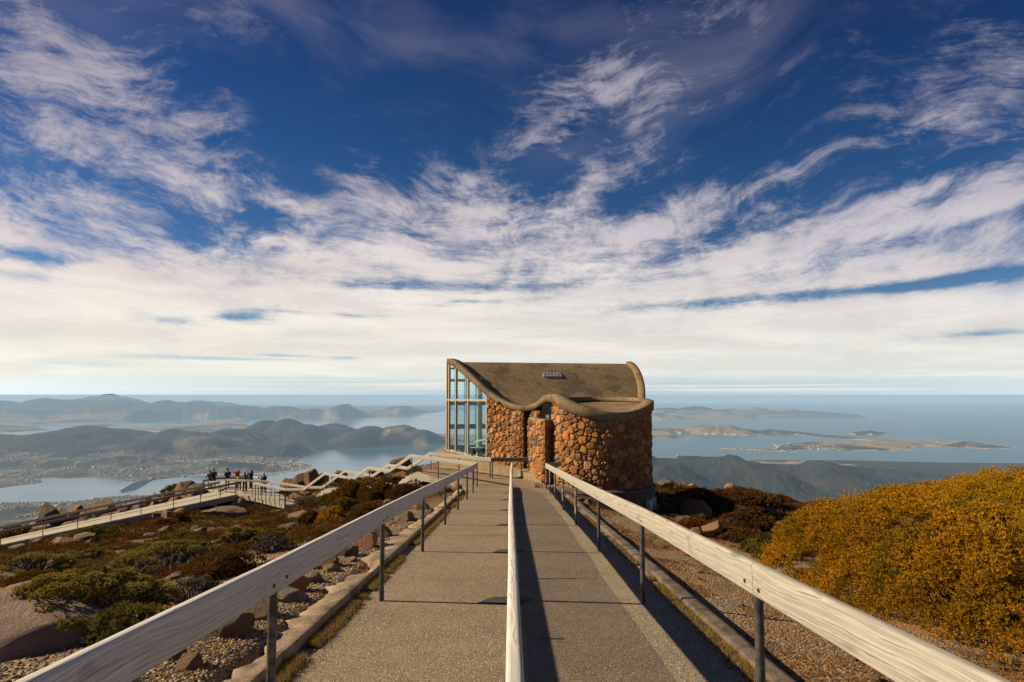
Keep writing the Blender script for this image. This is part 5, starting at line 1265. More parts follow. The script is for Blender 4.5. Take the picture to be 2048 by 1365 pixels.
scatter(26, 'low brown boulder half sunk in the heath below the ramp', 'boulders scattered in the heath on the left slope', (-0.95, -0.2), (13, 42), (0.25, 0.75, True), lambda x, y: x < -4.5 - .12 * y and gz(x, y) < -1)
scatter(80, 'rough boulder of the broken crest beyond the boardwalk', 'boulders along the crest', (-0.88, -0.25), (43.5, 54), (0.5, 1.9, True), lambda x, y: gz(x, y) < Z3 - 1.2 or y > 49, mats=(Q, P_G, Q), kinds=('block', 'block', 'slab'))
scatter(55, 'small sunlit stone lying among the low heath below the ramp', 'stones in the heath on the left slope', (-0.95, -0.2), (8, 36), (0.12, 0.34, True), lambda x, y: x < -3.6 - .1 * y, name='stone', mats=(P_G, P_G, GG_, RR_))
scatter(30, 'rough boulder half buried on the shaded slope right of the tower', 'boulders on the right slope', (0.27, 0.55), (20, 42), (0.25, 0.9, True), lambda x, y: True)
scatter(60, 'small rough stone lying loose on the gravel left of the kerb', 'stones on the gravel on the left', (-4.2, -2.15), (2.6, 20), (0.05, 0.17, False), lambda x, y: x > -4.2, name='stone', mats=(Q, P_G, RR_, GG_, P_G))
scatter(40, 'small stone lying loose on the gravel right of the kerb', 'stones on the gravel on the right', (2.1, 5.2), (3, 19), (0.04, 0.12, False), lambda x, y: True, name='stone', mats=(Q, P_G, RR_, GG_, P_G))
# ------------------------------------------------------------------ plants
def leafmat(name, trans=0.25):
    m = bpy.data.materials.new(name); m.use_nodes = True; nt = m.node_tree; nt.nodes.clear()
    out = nt.nodes.new('ShaderNodeOutputMaterial'); ms = nt.nodes.new('ShaderNodeMixShader'); ms.inputs[0].default_value = trans
    d = nt.nodes.new('ShaderNodeBsdfDiffuse'); t = nt.nodes.new('ShaderNodeBsdfTranslucent'); c = attr(nt)
    nt.links.new(c.s, d.inputs[0]); nt.links.new(c.s, t.inputs[0])
    nt.links.new(d.outputs[0], ms.inputs[1]); nt.links.new(t.outputs[0], ms.inputs[2]); nt.links.new(ms.outputs[0], out.inputs[0])
    return m
M_LEAF = leafmat('leaf')
m, nt, p = material('twig'); P_ = position(nt)
setin(nt, p.inputs['Base Color'], mix(noise(P_, 12, 3, .6).step(.4, .65), (0.075, 0.060, 0.048), (0.20, 0.17, 0.14))); p.inputs['Roughness'].default_value = 0.9
M_TWIG = m
def unit(v): return v / np.maximum(np.linalg.norm(v, axis=-1, keepdims=True), 1e-9)
def blades(cen, dirs, L, wd, n, spread, cols, rng, tipmix=None):
    """n leaf blades from each centre; returns vertices, faces, colours"""
    N = len(cen); c = np.repeat(cen, n, 0); d = unit(np.repeat(dirs, n, 0) + spread * rng.normal(size=(N * n, 3)))
    L = np.repeat(np.broadcast_to(L, (N,)), n) * rng.uniform(.6, 1.25, N * n); wd = np.repeat(np.broadcast_to(wd, (N,)), n) * rng.uniform(.7, 1.3, N * n)
    side = unit(np.cross(d, rng.normal(size=(N * n, 3))))
    b = c + d * (L * 0.08)[:, None]
    v = np.stack([b - side * (wd * .5)[:, None], b + side * (wd * .5)[:, None], c + d * L[:, None]], 1).reshape(-1, 3)
    f = np.arange(N * n * 3).reshape(-1, 3)
    k = np.repeat(cols, n, 0) * rng.uniform(.72, 1.28, (N * n, 1)); k = np.repeat(k[:, None], 3, 1)
    if tipmix is not None: k[:, 2] = k[:, 2] * .4 + np.asarray(tipmix) * .6
    return v, f, k.reshape(-1, 3)
def leaf_mesh(name, parts):
    vs, fs, cs, o = [], [], [], 0
    for v, f, c in parts: vs.append(v); fs.append(f + o); cs.append(c); o += len(v)
    me = np_mesh(name, np.concatenate(vs), np.concatenate(fs)); vcol(me, np.concatenate(cs)); return me
def pick(pal, n, rng): return np.array(pal)[rng.integers(0, len(pal), n)]
PALS = {
    'gold': ([(0.285, 0.150, 0.008), (0.330, 0.170, 0.010), (0.200, 0.125, 0.010), (0.130, 0.098, 0.010), (0.37, 0.175, 0.010)], (0.46, 0.255, 0.014)),
    'darkgold': ([(0.125, 0.062, 0.010), (0.085, 0.056, 0.010), (0.165, 0.082, 0.010), (0.060, 0.045, 0.010)], (0.22, 0.105, 0.014)),
    'olive': ([(0.105, 0.095, 0.016), (0.145, 0.120, 0.020), (0.065, 0.065, 0.014)], (0.20, 0.165, 0.03)),
    'green': ([(0.050, 0.062, 0.012), (0.075, 0.085, 0.016), (0.105, 0.105, 0.020)], (0.16, 0.16, 0.03)),
    'lime': ([(0.215, 0.172, 0.034), (0.160, 0.130, 0.026), (0.270, 0.210, 0.044), (0.060, 0.056, 0.016)], (0.33, 0.265, 0.06)),
    'brown': ([(0.105, 0.048, 0.016), (0.075, 0.040, 0.014), (0.130, 0.062, 0.018), (0.060, 0.042, 0.016)], (0.16, 0.082, 0.026)),
    'red': ([(0.115, 0.038, 0.014), (0.085, 0.034, 0.014), (0.15, 0.055, 0.018)], (0.18, 0.07, 0.022)),
    'straw': ([(0.210, 0.135, 0.050), (0.155, 0.090, 0.032), (0.250, 0.165, 0.065), (0.120, 0.070, 0.026)], (0.30, 0.2, 0.08)),
    'grey': ([(0.115, 0.100, 0.075), (0.080, 0.070, 0.050), (0.15, 0.125, 0.09)], (0.19, 0.16, 0.115)),
}
def clumpy(rng, cx, cy, base, rx, ry, h, spacing, lump=0.14, low=-0.12, more=1.0, s=0.0, ex=.78):
    """clump centres over a lumpy dome and the way they point"""
    n = int(min(12000, 2 * math.pi * max(rx * ry, .02) * 0.5 * (1 + h / max(rx, ry)) / spacing ** 2 * 1.5 * more)) + 14
    q = np.arange(n); dz = low + (1 - low) * (q + .5) / n + rng.normal(size=n) * .25 / math.sqrt(n); ph = q * 2.399963 + rng.normal(size=n) * .9 / math.sqrt(n)
    dz = np.clip(dz, low, 1); d = np.stack([np.cos(ph) * np.sqrt(1 - dz * dz), np.sin(ph) * np.sqrt(1 - dz * dz), dz], -1) if low > -1 else None
    k = 1 + lump * (fbm(d[:, 0] * 1.8 + s, d[:, 1] * 1.8 + d[:, 2] * 1.3, 3, 3) * 1.6)
    p_ = np.stack([cx + d[:, 0] * rx * k, cy + d[:, 1] * ry * k, base + np.maximum(d[:, 2], 0) ** ex * h * k + np.minimum(d[:, 2], 0) * h * .3], -1)
    nrm = unit(d / np.array([rx, ry, h]) * min(rx, ry, h))
    return p_, unit(nrm + np.array([0, 0, .55]))
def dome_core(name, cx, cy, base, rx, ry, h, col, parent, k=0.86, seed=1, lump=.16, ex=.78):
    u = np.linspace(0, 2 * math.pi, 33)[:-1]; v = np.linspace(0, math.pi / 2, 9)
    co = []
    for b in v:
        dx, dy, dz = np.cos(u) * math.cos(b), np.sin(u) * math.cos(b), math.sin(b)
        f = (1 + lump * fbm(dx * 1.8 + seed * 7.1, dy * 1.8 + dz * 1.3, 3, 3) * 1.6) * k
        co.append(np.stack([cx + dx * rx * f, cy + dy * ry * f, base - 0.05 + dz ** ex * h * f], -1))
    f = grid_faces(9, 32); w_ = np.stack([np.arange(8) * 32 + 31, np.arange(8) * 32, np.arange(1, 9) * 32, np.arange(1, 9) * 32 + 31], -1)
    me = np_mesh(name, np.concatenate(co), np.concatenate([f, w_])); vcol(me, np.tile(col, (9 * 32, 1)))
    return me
_pi = [100]
HEATH_OFF = []
def shrub(label, x0, x1, yt, yb, d, pal, group=None, spacing=None, blade=None, depth=0.8, name='shrub', lump=0.16, nb=9, cat='shrub', tufts=7, spread=.55, core=True, at=None, corek=.84, more=1.0, low=-.12, ex=.78, clr=.62):
    _pi[0] += 1; rng = np.random.default_rng(_pi[0])
    if at is None:
        if d < 34: d = hit((x0 + x1) / 2, yb, d * .65, d * 1.5) or d
        a, b = W(x0, yt, d), W(x1, yb, d); rx = abs(b.x - a.x) / 2; cx = (a.x + b.x) / 2; cy = d + rx * depth * .6
        base = gz(cx, cy); h = min(max(W((x0 + x1) / 2, yt, cy).z - base, rx * .35), rx * 1.7); ry = rx * depth
    else:
        cx, cy, rx, ry, base, h = at
    HEATH_OFF.append((cx, cy, rx, ry))
    px1 = d / 575.0                                    # one render pixel, in metres
    L = blade or max(0.045, 2.6 * px1); wd = max(0.009, 0.62 * px1); sp = spacing or max(0.10, 4.2 * px1)
    root = empty(name, (cx, cy, base), label, cat, group)
    cen, nr = clumpy(rng, cx, cy, base, rx * .93, ry * .93, h * .93, sp, lump, more=more, s=_pi[0] * 7.1, low=low, ex=ex)
    if at is not None:
        vis = (nr @ unit(np.array([-cx, -cy, 1.5 - base - h * .5]))) > -.35; vis &= cen[:, 0] < cen[:, 1] * 1.15 + 1; cen, nr = cen[vis], nr[vis]
    P_, tip = PALS[pal]
    cc = pick(P_, len(cen), rng) * (1 + 0.35 * fbm(cen[:, 0] / .5, cen[:, 2] / .5 + cen[:, 1], 4, 2))[:, None]
    o = rng.normal(size=(len(cen), tufts, 3)); o = unit(o); o = unit(o + nr[:, None] * np.clip(-.1 - (o * nr[:, None]).sum(-1, keepdims=True), 0, 2) * 1.6) * (sp * clr) * rng.uniform(.55, 1, (len(cen), tufts, 1))
    tc = (cen[:, None] + o).reshape(-1, 3); td = unit(np.repeat(nr, tufts, 0) + 0.8 * (o / sp).reshape(-1, 3))
    parts = [blades(tc, td, L, wd, nb, spread, np.repeat(cc, tufts, 0), rng, tip)]
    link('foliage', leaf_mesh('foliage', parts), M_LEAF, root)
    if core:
        link('shade_core', dome_core('shade_core', cx, cy, base, rx * .93, ry * .93, h * .93, np.array(P_[0]) * .22 + np.array((.012, .010, .006)), root, corek, _pi[0], lump, ex), M_LEAF, root)  # closed dome blocks the view through; darkened leaf colour stands for inner shade
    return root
def twiggy(label, x0, x1, yt, yb, d, pal, group=None, nbr=46, lean=0.0, cover=1.0, name='shrub', canopy=0.34):
    """an umbrella of leaf pads held up on bare grey branches"""
    _pi[0] += 1; rng = np.random.default_rng(_pi[0]); r1 = random.Random(_pi[0])
    d = hit((x0 + x1) / 2, yb, d * .65, d * 1.5) or d
    a, b = W(x0, yt, d), W(x1, yb, d); rx = abs(b.x - a.x) / 2; cx = (a.x + b.x) / 2; cy = d + rx * .5
    base = gz(cx, cy); ry = rx * .75; h = max(W((x0 + x1) / 2, yt, cy + ry * .5).z - base, rx * .3); HEATH_OFF.append((cx, cy - .2 * ry, rx * 1.05, ry * 1.1))
    root = empty(name, (cx, cy, base), label, 'shrub', group)
    bmb = MB(); pads = []
    for k in range(nbr):
        an = r1.uniform(0, 6.283); rr = math.sqrt(r1.uniform(0.02, 1.0)); tx, ty = cx + math.cos(an) * rr * rx, cy + math.sin(an) * rr * ry
        tz = base + h * (0.95 - 0.55 * rr ** 2.2) * r1.uniform(.78, 1.02)
        s = Vector((cx + lean * rx + r1.gauss(0, .12) * rx, cy + r1.gauss(0, .1) * ry, base - .05)); e = Vector((tx, ty, tz - .04 * h))
        m1 = s.lerp(e, .35) + Vector((r1.gauss(0, .05) * rx, r1.gauss(0, .05) * rx, -.10 * h * r1.random())); m2 = s.lerp(e, .72) + Vector((r1.gauss(0, .06) * rx, r1.gauss(0, .06) * rx, .03 * h))
        t0 = max(.006, .0009 * d) * (1 + .5 * r1.random())
        for p_, q_, ra_, rb__ in ((s, m1, t0 * 1.9, t0 * 1.5), (m1, m2, t0 * 1.5, t0 * 1.1), (m2, e, t0 * 1.1, t0 * .6)): bmb.tube(p_, q_, ra_, rb__, n=5)
        for _ in range(5):
            q_ = m2.lerp(e, r1.uniform(0, .8)); bmb.tube(q_, q_ + Vector((r1.gauss(0, .12) * rx, r1.gauss(0, .12) * rx, r1.uniform(.05, .22) * h)), t0 * .7, t0 * .35, n=4)
        if r1.random() < cover * (1.0 if ty > cy - .25 * ry else (.28 if rr > .55 else .7)): pads.append((tx, ty, tz, r1.uniform(.08, .16) * rx * 1.1))
    bmb.build('branches', M_TWIG, root)
    px1 = d / 575.0; parts = []
    P_, tip = PALS[pal]
    pd = np.array(pads)
    if len(pd):
        tuf = int(max(24, min(150, 0.9 * (pd[:, 3].mean() / px1) ** 2))); n = len(pd)
        o = unit(rng.normal(size=(n, tuf, 3))); o[:, :, 2] = np.abs(o[:, :, 2]) * .8 - .12
        c = pd[:, None, :3] + o * pd[:, 3][:, None, None] * np.array([1, 1, .55]) * rng.uniform(.8, 1.05, (n, tuf, 1))
        cols = np.repeat(pick(P_, n, rng), tuf, 0) * rng.uniform(.8, 1.2, (n * tuf, 1))
        parts.append(blades(c.reshape(-1, 3), unit(o.reshape(-1, 3) + [0, 0, .5]), max(.026, 2.0 * px1), max(.013, .9 * px1), 6, .7, cols, rng, tip))
        link('foliage', leaf_mesh('foliage', parts), M_LEAF, root)
    return root
# the big golden bush on the right
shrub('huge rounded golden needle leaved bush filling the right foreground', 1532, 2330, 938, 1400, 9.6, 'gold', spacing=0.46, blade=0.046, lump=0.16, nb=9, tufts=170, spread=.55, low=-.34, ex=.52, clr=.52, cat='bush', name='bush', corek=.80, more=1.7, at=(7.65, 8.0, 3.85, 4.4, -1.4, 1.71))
shrub('green leafy shrub at the left foot of the big golden bush', 1512, 1585, 1090, 1128, 8.7, 'green', spacing=.10, blade=.04, nb=7)
shrub('low golden green shrub between pale stones left of the big bush', 1486, 1530, 1087, 1114, 11.8, 'olive', spacing=.12)
shrub('brown twiggy heath mound behind the boulder with black lichen', 1452, 1562, 1024, 1074, 19, 'brown', lump=.2)
shrub('bright golden shrub peeping over the brown heath mound', 1494, 1524, 1017, 1040, 20.5, 'gold')
shrub('small golden shrub between the heath mound and the big bush', 1535, 1564, 1026, 1050, 18.5, 'gold')
shrub('small yellow green shrub beside the dark reddish boulder', 1384, 1412, 1032, 1048, 19.5, 'olive')
shrub('olive shrub right of the boulder with black lichen', 1446, 1470, 1042, 1060, 18.2, 'olive')
shrub('dark heath mound below the row of four crags', 1340, 1475, 988, 1016, 32, 'brown', lump=.22)
shrub('long dark heath mound on the shaded crest', 1430, 1575, 996, 1022, 34, 'brown', lump=.22)
shrub('reddish heath on the crest at the right', 1515, 1592, 994, 1012, 39, 'red', lump=.2)
shrub('dark green mound beside the tower drum', 1336, 1390, 1002, 1024, 29, 'olive', lump=.2)
shrub('low red heath patch left of the boulder with black lichen', 1360, 1420, 1044, 1066, 19.5, 'red', lump=.2)
shrub('low brown heath in front of the brown mound', 1440, 1545, 1066, 1092, 15.5, 'brown', lump=.2)
# left slope
shrub('large golden brown shrub below the landings', 648, 738, 966, 1022, 26.5, 'darkgold', lump=.24)
shrub('dark golden shrub adjoining the large one below the landings', 716, 800, 963, 1010, 28, 'darkgold', lump=.24)
shrub('small olive dome at the foot of the large golden brown shrub', 660, 712, 1000, 1032, 24, 'olive')
shrub('rounded golden shrub left of the left handrail', 627, 694, 1018, 1058, 20, 'gold', lump=.22)
shrub('dark brown round shrub left of the rounded golden one', 592, 642, 1026, 1056, 21, 'brown')
shrub('rusty heath mound right of the rounded golden shrub', 690, 770, 1012, 1050, 18, 'brown', lump=.2)
shrub('brown heath bank below the top landing', 770, 850, 972, 1000, 23, 'brown', lump=.2)
shrub('dark rounded golden shrub under the middle of the long ramp', 294, 350, 1040, 1066, 32.5, 'darkgold')
shrub('small golden shrub at the ramp edge', 336, 372, 1026, 1042, 36, 'darkgold')
shrub('dark green shrub in front of the lower ramp', 130, 225, 1058, 1086, 31, 'green', lump=.24)
shrub('golden shrub beyond the lower end of the ramp', -30, 58, 1058, 1082, 42, 'darkgold', lump=.2)
shrub('dark green shrub on the crest beside twin upright stones', 318, 362, 967, 982, 51, 'green')
shrub('grey twiggy shrub hiding the corner of the lookout deck', 588, 640, 999, 1032, 35, 'grey', lump=.2)
shrub('small dark shrub below the lowest flight of steps', 616, 648, 1005, 1026, 34, 'green')
shrub('bright olive shrub at the foot of the middle landing', 640, 680, 992, 1014, 31, 'olive')
shrub('dark low shrub between the landings', 778, 812, 958, 972, 30, 'green')
shrub('brown heath mound showing above the left handrail near the middle', 372, 505, 1102, 1160, 11, 'brown', lump=.2, nb=10)
shrub('dark gold shrub left of the brown heath mound', 0, 100, 1148, 1190, 10.2, 'darkgold', lump=.2)
shrub('bright green small shrub beside grey twigs', 270, 312, 1162, 1206, 7.6, 'green', spacing=.09, blade=.04)
shrub('low leathery green shrub along the left handrail', 168, 316, 1214, 1290, 5.7, 'olive', spacing=.085, blade=.035, lump=.2, spread=.9)
twiggy('large umbrella shaped shrub with yellow green pads in the left foreground', -70, 275, 1122, 1292, 7.2, 'lime', nbr=120, lean=.25)
twiggy('spreading shrub with yellow green pads behind the left foreground shrub', 205, 430, 1076, 1160, 10.6, 'lime', nbr=90)
twiggy('bright olive shrub with bare twigs on its right side', 424, 512, 1050, 1112, 14, 'lime', nbr=60)
twiggy('bare grey twiggy shrub beside the bright olive one', 488, 575, 1056, 1116, 14.3, 'olive', nbr=60, cover=.35)
twiggy('grey half dead shrub in the left foreground', 306, 432, 1142, 1216, 8.2, 'grey', nbr=70, cover=.3)
twiggy('low dark green shrub with flat pads at the far left', -20, 115, 1100, 1156, 12.2, 'lime', nbr=60)
twiggy('flat topped olive shrub in the heath below the lower ramp', 130, 215, 1096, 1130, 16.5, 'lime', nbr=50)
twiggy('flat topped olive shrub in the middle of the heath', 262, 360, 1082, 1112, 15.5, 'lime', nbr=50)
# heath that clothes the slopes: nobody could count it
def heath(name, n, xfun, yr, seed, cond, label, pals, sz=(0.5, 1.0), nb=34, colf=3.1):
    rng = np.random.default_rng(seed)
    y = np.exp(rng.uniform(math.log(yr[0]), math.log(yr[1]), n)); x = xfun(rng, y)
    k = cond(x, y)
    for a_, b_, c_, d_ in HEATH_OFF + [(o_.location.x, o_.location.y, o_.scale.x * .55, o_.scale.y * .55) for o_ in COL.objects if o_.name.startswith('boulder') and o_.location.y < 20]: k &= ((x - a_) / c_) ** 2 + ((y - b_) / d_) ** 2 > 1.0
    x, y = x[k], y[k]; n = len(x); z = ground(x, y)
    t = fbm(x / colf, y / colf, seed, 4) * 1.5 + rng.normal(size=n) * .22
    edges = np.linspace(-.75, .75, len(pals) - 1); idx = np.digitize(t, edges)
    allc = np.zeros((n, 3))
    for i, q_ in enumerate(pals): s_ = idx == i; allc[s_] = pick(PALS[q_][0], s_.sum(), rng)
    px1 = y / 575.0; r_ = rng.uniform(.12, .34, n) * (1 + y / 60); hh = rng.uniform(.08, .26, n) * rng.uniform(*sz, n)
    o = rng.normal(size=(n, nb, 3)) * (r_ * .5)[:, None, None] * np.array([1, 1, 0])
    dome = np.clip(1 - (o[:, :, 0] ** 2 + o[:, :, 1] ** 2) / (r_ ** 2)[:, None], 0, 1)
    c = np.stack([x[:, None] + o[:, :, 0], y[:, None] + o[:, :, 1], z[:, None] + hh[:, None] * dome * .8], -1).reshape(-1, 3)
    d = unit(np.stack([o[:, :, 0] / r_[:, None], o[:, :, 1] / r_[:, None], np.full((n, nb), 1.0)], -1).reshape(-1, 3))
    L = np.repeat(np.maximum(.05, 2.4 * px1), nb) ; wd = np.repeat(np.maximum(.010, .75 * px1), nb)
    me = leaf_mesh(name, [blades(c, d, L, wd, 2, .45, np.repeat(allc, nb, 0), rng)])
    return tag(link(name, me, M_LEAF), label, 'heath', None, 'stuff')
def leftc(x, y): return (x < -3.2 - .05 * y - .5 * fbm(x / 1.5, y / 1.5, 77, 3)) & ~((x > -6) & (y > 21) & (y < 32) & (x > -2 - .15 * y)) & (fbm(x / 1.3, y / 1.3, 91, 3) > -.22) & ~((y < 6.2) & (x > -6.2))
heath('heath', 24000, lambda r_, y: r_.uniform(-1.0, -.08, len(y)) * y, (4.0, 60), 3, leftc, 'rust and olive alpine heath covering the left slope', ['brown', 'straw', 'brown', 'darkgold', 'red', 'straw', 'brown', 'red', 'darkgold', 'olive', 'brown', 'straw'])
heath('heath', 7000, lambda r_, y: r_.uniform(.22, 1.0, len(y)) * y, (8, 58), 4, lambda x, y: (x > 4.9 + .02 * y + .5 * fbm(x / 1.5, y / 1.5, 71, 3)) & (np.hypot(x - TC[0], y - TC[1]) > 2.6), 'dark heath covering the slope right of the tower', ['green', 'brown', 'red', 'brown', 'green', 'darkgold'])
# dry grass along the kerbs and on the gravel
def grass(name, x, y, L, pal, seed, label, nb=9, wd=.006):
    rng = np.random.default_rng(seed); z = np.where(np.abs(x) < 1.78, MSL * y, ground(x, y)) - .003
    c = np.stack([x, y, z], -1); px1 = y / 575.0
    me = leaf_mesh(name, [blades(c, np.tile([0, 0, 1.0], (len(x), 1)), L, np.maximum(wd, .55 * px1), nb, .5, pick(pal, len(x), rng), rng)])
    return tag(link(name, me, M_LEAF), label, 'grass', None, 'stuff')
rng = np.random.default_rng(77)
STRAW = [(0.33, 0.22, 0.075), (0.26, 0.165, 0.05), (0.20, 0.135, 0.045), (0.36, 0.25, 0.10), (0.15, 0.125, 0.035)]
y = np.exp(rng.uniform(math.log(2.2), math.log(21), 9000)); msk = vnoise(y * 1.7, y * 0, 5) + .35 * vnoise(y * 7, y * 0, 6) > .42
y = y[msk]; x = -1.655 + rng.normal(size=len(y)) * .035
grass('dry_grass', x, y, .055, STRAW, 5, 'straw coloured grass growing along the foot of the left kerb')
y = np.exp(rng.uniform(math.log(2.6), math.log(19), 8000)); msk = vnoise(y * 1.4, y * 0, 15) + .35 * vnoise(y * 6, y * 0, 16) > .52
y = y[msk]; x = 1.755 + rng.normal(size=len(y)) * .035
grass('dry_grass', x, y, .05, STRAW + [(0.10, 0.105, 0.025)], 6, 'yellow green grass growing along the foot of the right kerb')
y = np.exp(rng.uniform(math.log(2.5), math.log(20), 30000)); x = rng.uniform(2.0, 6.2, len(y)); k = (fbm(x / .7, y / .9, 33, 4) > .0) & (x < 5.6 + .05 * y)
grass('dry_grass', x[k], y[k], .035, [(0.30, 0.16, 0.045), (0.22, 0.11, 0.035), (0.34, 0.21, 0.07), (0.17, 0.10, 0.035)], 7, 'tawny dry grass in patches on the gravel right of the path', nb=7, wd=.005)
y = np.exp(rng.uniform(math.log(3), math.log(21), 7000)); x = -rng.uniform(2.2, 5.0, len(y)); k = (fbm(x / .6, y / .8, 43, 4) > .22 - .03 * (y - 8))
grass('dry_grass', x[k], y[k], .04, STRAW, 8, 'straw coloured grass among the stones left of the left kerb', nb=7, wd=.005)
# loose gravel
def gravel(name, x, y, s, seed, label):
    rng = np.random.default_rng(seed); n = len(x); z = ground(x, y)
    base = unit(np.array([(1, 0, 0), (-1, 0, 0), (0, 1, 0), (0, -1, 0), (0, 0, 1), (0, 0, -1)], float)); f = np.array([(0, 2, 4), (2, 1, 4), (1, 3, 4), (3, 0, 4), (2, 0, 5), (1, 2, 5), (3, 1, 5), (0, 3, 5)])
    ang = rng.uniform(0, 6.28, n); sc = s[:, None] * rng.uniform(.5, 1.2, (n, 3)) * np.array([1, 1, .7])
    v = base[None] * rng.uniform(.7, 1.15, (n, 6, 1)) * sc[:, None]
    ca, sa = np.cos(ang)[:, None], np.sin(ang)[:, None]
    v = np.stack([v[:, :, 0] * ca - v[:, :, 1] * sa, v[:, :, 0] * sa + v[:, :, 1] * ca, v[:, :, 2] + .25 * v[:, :, 0]], -1) + np.stack([x, y, z + s * .15], -1)[:, None]
    ff = (f[None] + (np.arange(n) * 6)[:, None, None]).reshape(-1, 3)
    me = np_mesh(name, v.reshape(-1, 3), ff)
    c = pick([(0.17, 0.145, 0.12), (0.25, 0.20, 0.15), (0.11, 0.095, 0.085), (0.30, 0.17, 0.065), (0.21, 0.12, 0.05), (0.14, 0.125, 0.115), (0.34, 0.29, 0.22), (0.10, 0.08, 0.065)], n, rng) * rng.uniform(.8, 1.2, (n, 1))
    vcol(me, np.repeat(c, 6, 0)); return tag(link(name, me, M_STONEL), label, 'gravel', None, 'stuff')
m, nt, p = material('pebble'); setin(nt, p.inputs['Base Color'], attr(nt)); p.inputs['Roughness'].default_value = .85
M_STONEL = m
y = np.exp(rng.uniform(math.log(2.2), math.log(16), 26000)); x = -2.02 - np.abs(rng.normal(size=len(y))) * 1.25
gravel('gravel', x, y, rng.uniform(.006, .019, len(y)) * (1 + y * .03), 4, 'grey and orange gravel left of the left kerb')
y = np.exp(rng.uniform(math.log(2.4), math.log(15), 17000)); x = 2.0 + np.abs(rng.normal(size=len(y))) * 1.7; x, y = x[::2], y[::2]
gravel('gravel', x, y, rng.uniform(.005, .014, len(y)) * (1 + y * .03), 5, 'fine brown gravel right of the right kerb')
y = np.exp(rng.uniform(math.log(2.2), math.log(16), 2600)); x = np.where(rng.random(len(y)) < .55, -1.58 + rng.normal(size=len(y)) * .06, 1.66 + rng.normal(size=len(y)) * .05)
g = gravel('gravel', x, y, rng.uniform(.004, .011, len(y)), 6, 'loose grit along both edges of the path')
co = np.empty(len(g.data.vertices) * 3, np.float32); g.data.vertices.foreach_get('co', co); co = co.reshape(-1, 3); zz = np.repeat(MSL * y - ground(x, y) + .008, 6); co[:, 2] += zz; g.data.vertices.foreach_set('co', co.ravel())
# ------------------------------------------------------------------ people on the lookout deck
def plain(name, c, rough=0.85):
    m, nt, p = material(name); O = coords(nt)
    setin(nt, p.inputs['Base Color'], mix(noise(O, 9, 4, .6).step(.35, .7), tuple(v * .8 for v in c), tuple(min(1, v * 1.15) for v in c))); p.inputs['Roughness'].default_value = rough
    return m
def skin_mesh(name, verts, edges, radii, sub=1):
    me = bpy.data.meshes.new(name + '_bones'); me.from_pydata(verts, edges, []); me.update()
    o = bpy.data.objects.new(name + '_bones', me); COL.objects.link(o)
    sk = o.modifiers.new('skin', 'SKIN'); sk.use_smooth_shade = True
    for i, r_ in enumerate(radii):
        s = me.skin_vertices[0].data[i]; s.radius = (r_, r_) if not isinstance(r_, tuple) else r_; s.use_root = i == 0
    sb = o.modifiers.new('sub', 'SUBSURF'); sb.levels = sub; sb.render_levels = sub
    dg = bpy.context.evaluated_depsgraph_get(); out = bpy.data.meshes.new_from_object(o.evaluated_get(dg)); out.name = name
    bpy.data.objects.remove(o); bpy.data.meshes.remove(me)
    out.polygons.foreach_set('use_smooth', np.ones(len(out.polygons), bool))
    return out
SKIN = plain('skin', (0.42, 0.25, 0.17), .6)
EYE_M = plain('eye_dark', (0.02, 0.015, 0.012), .3)
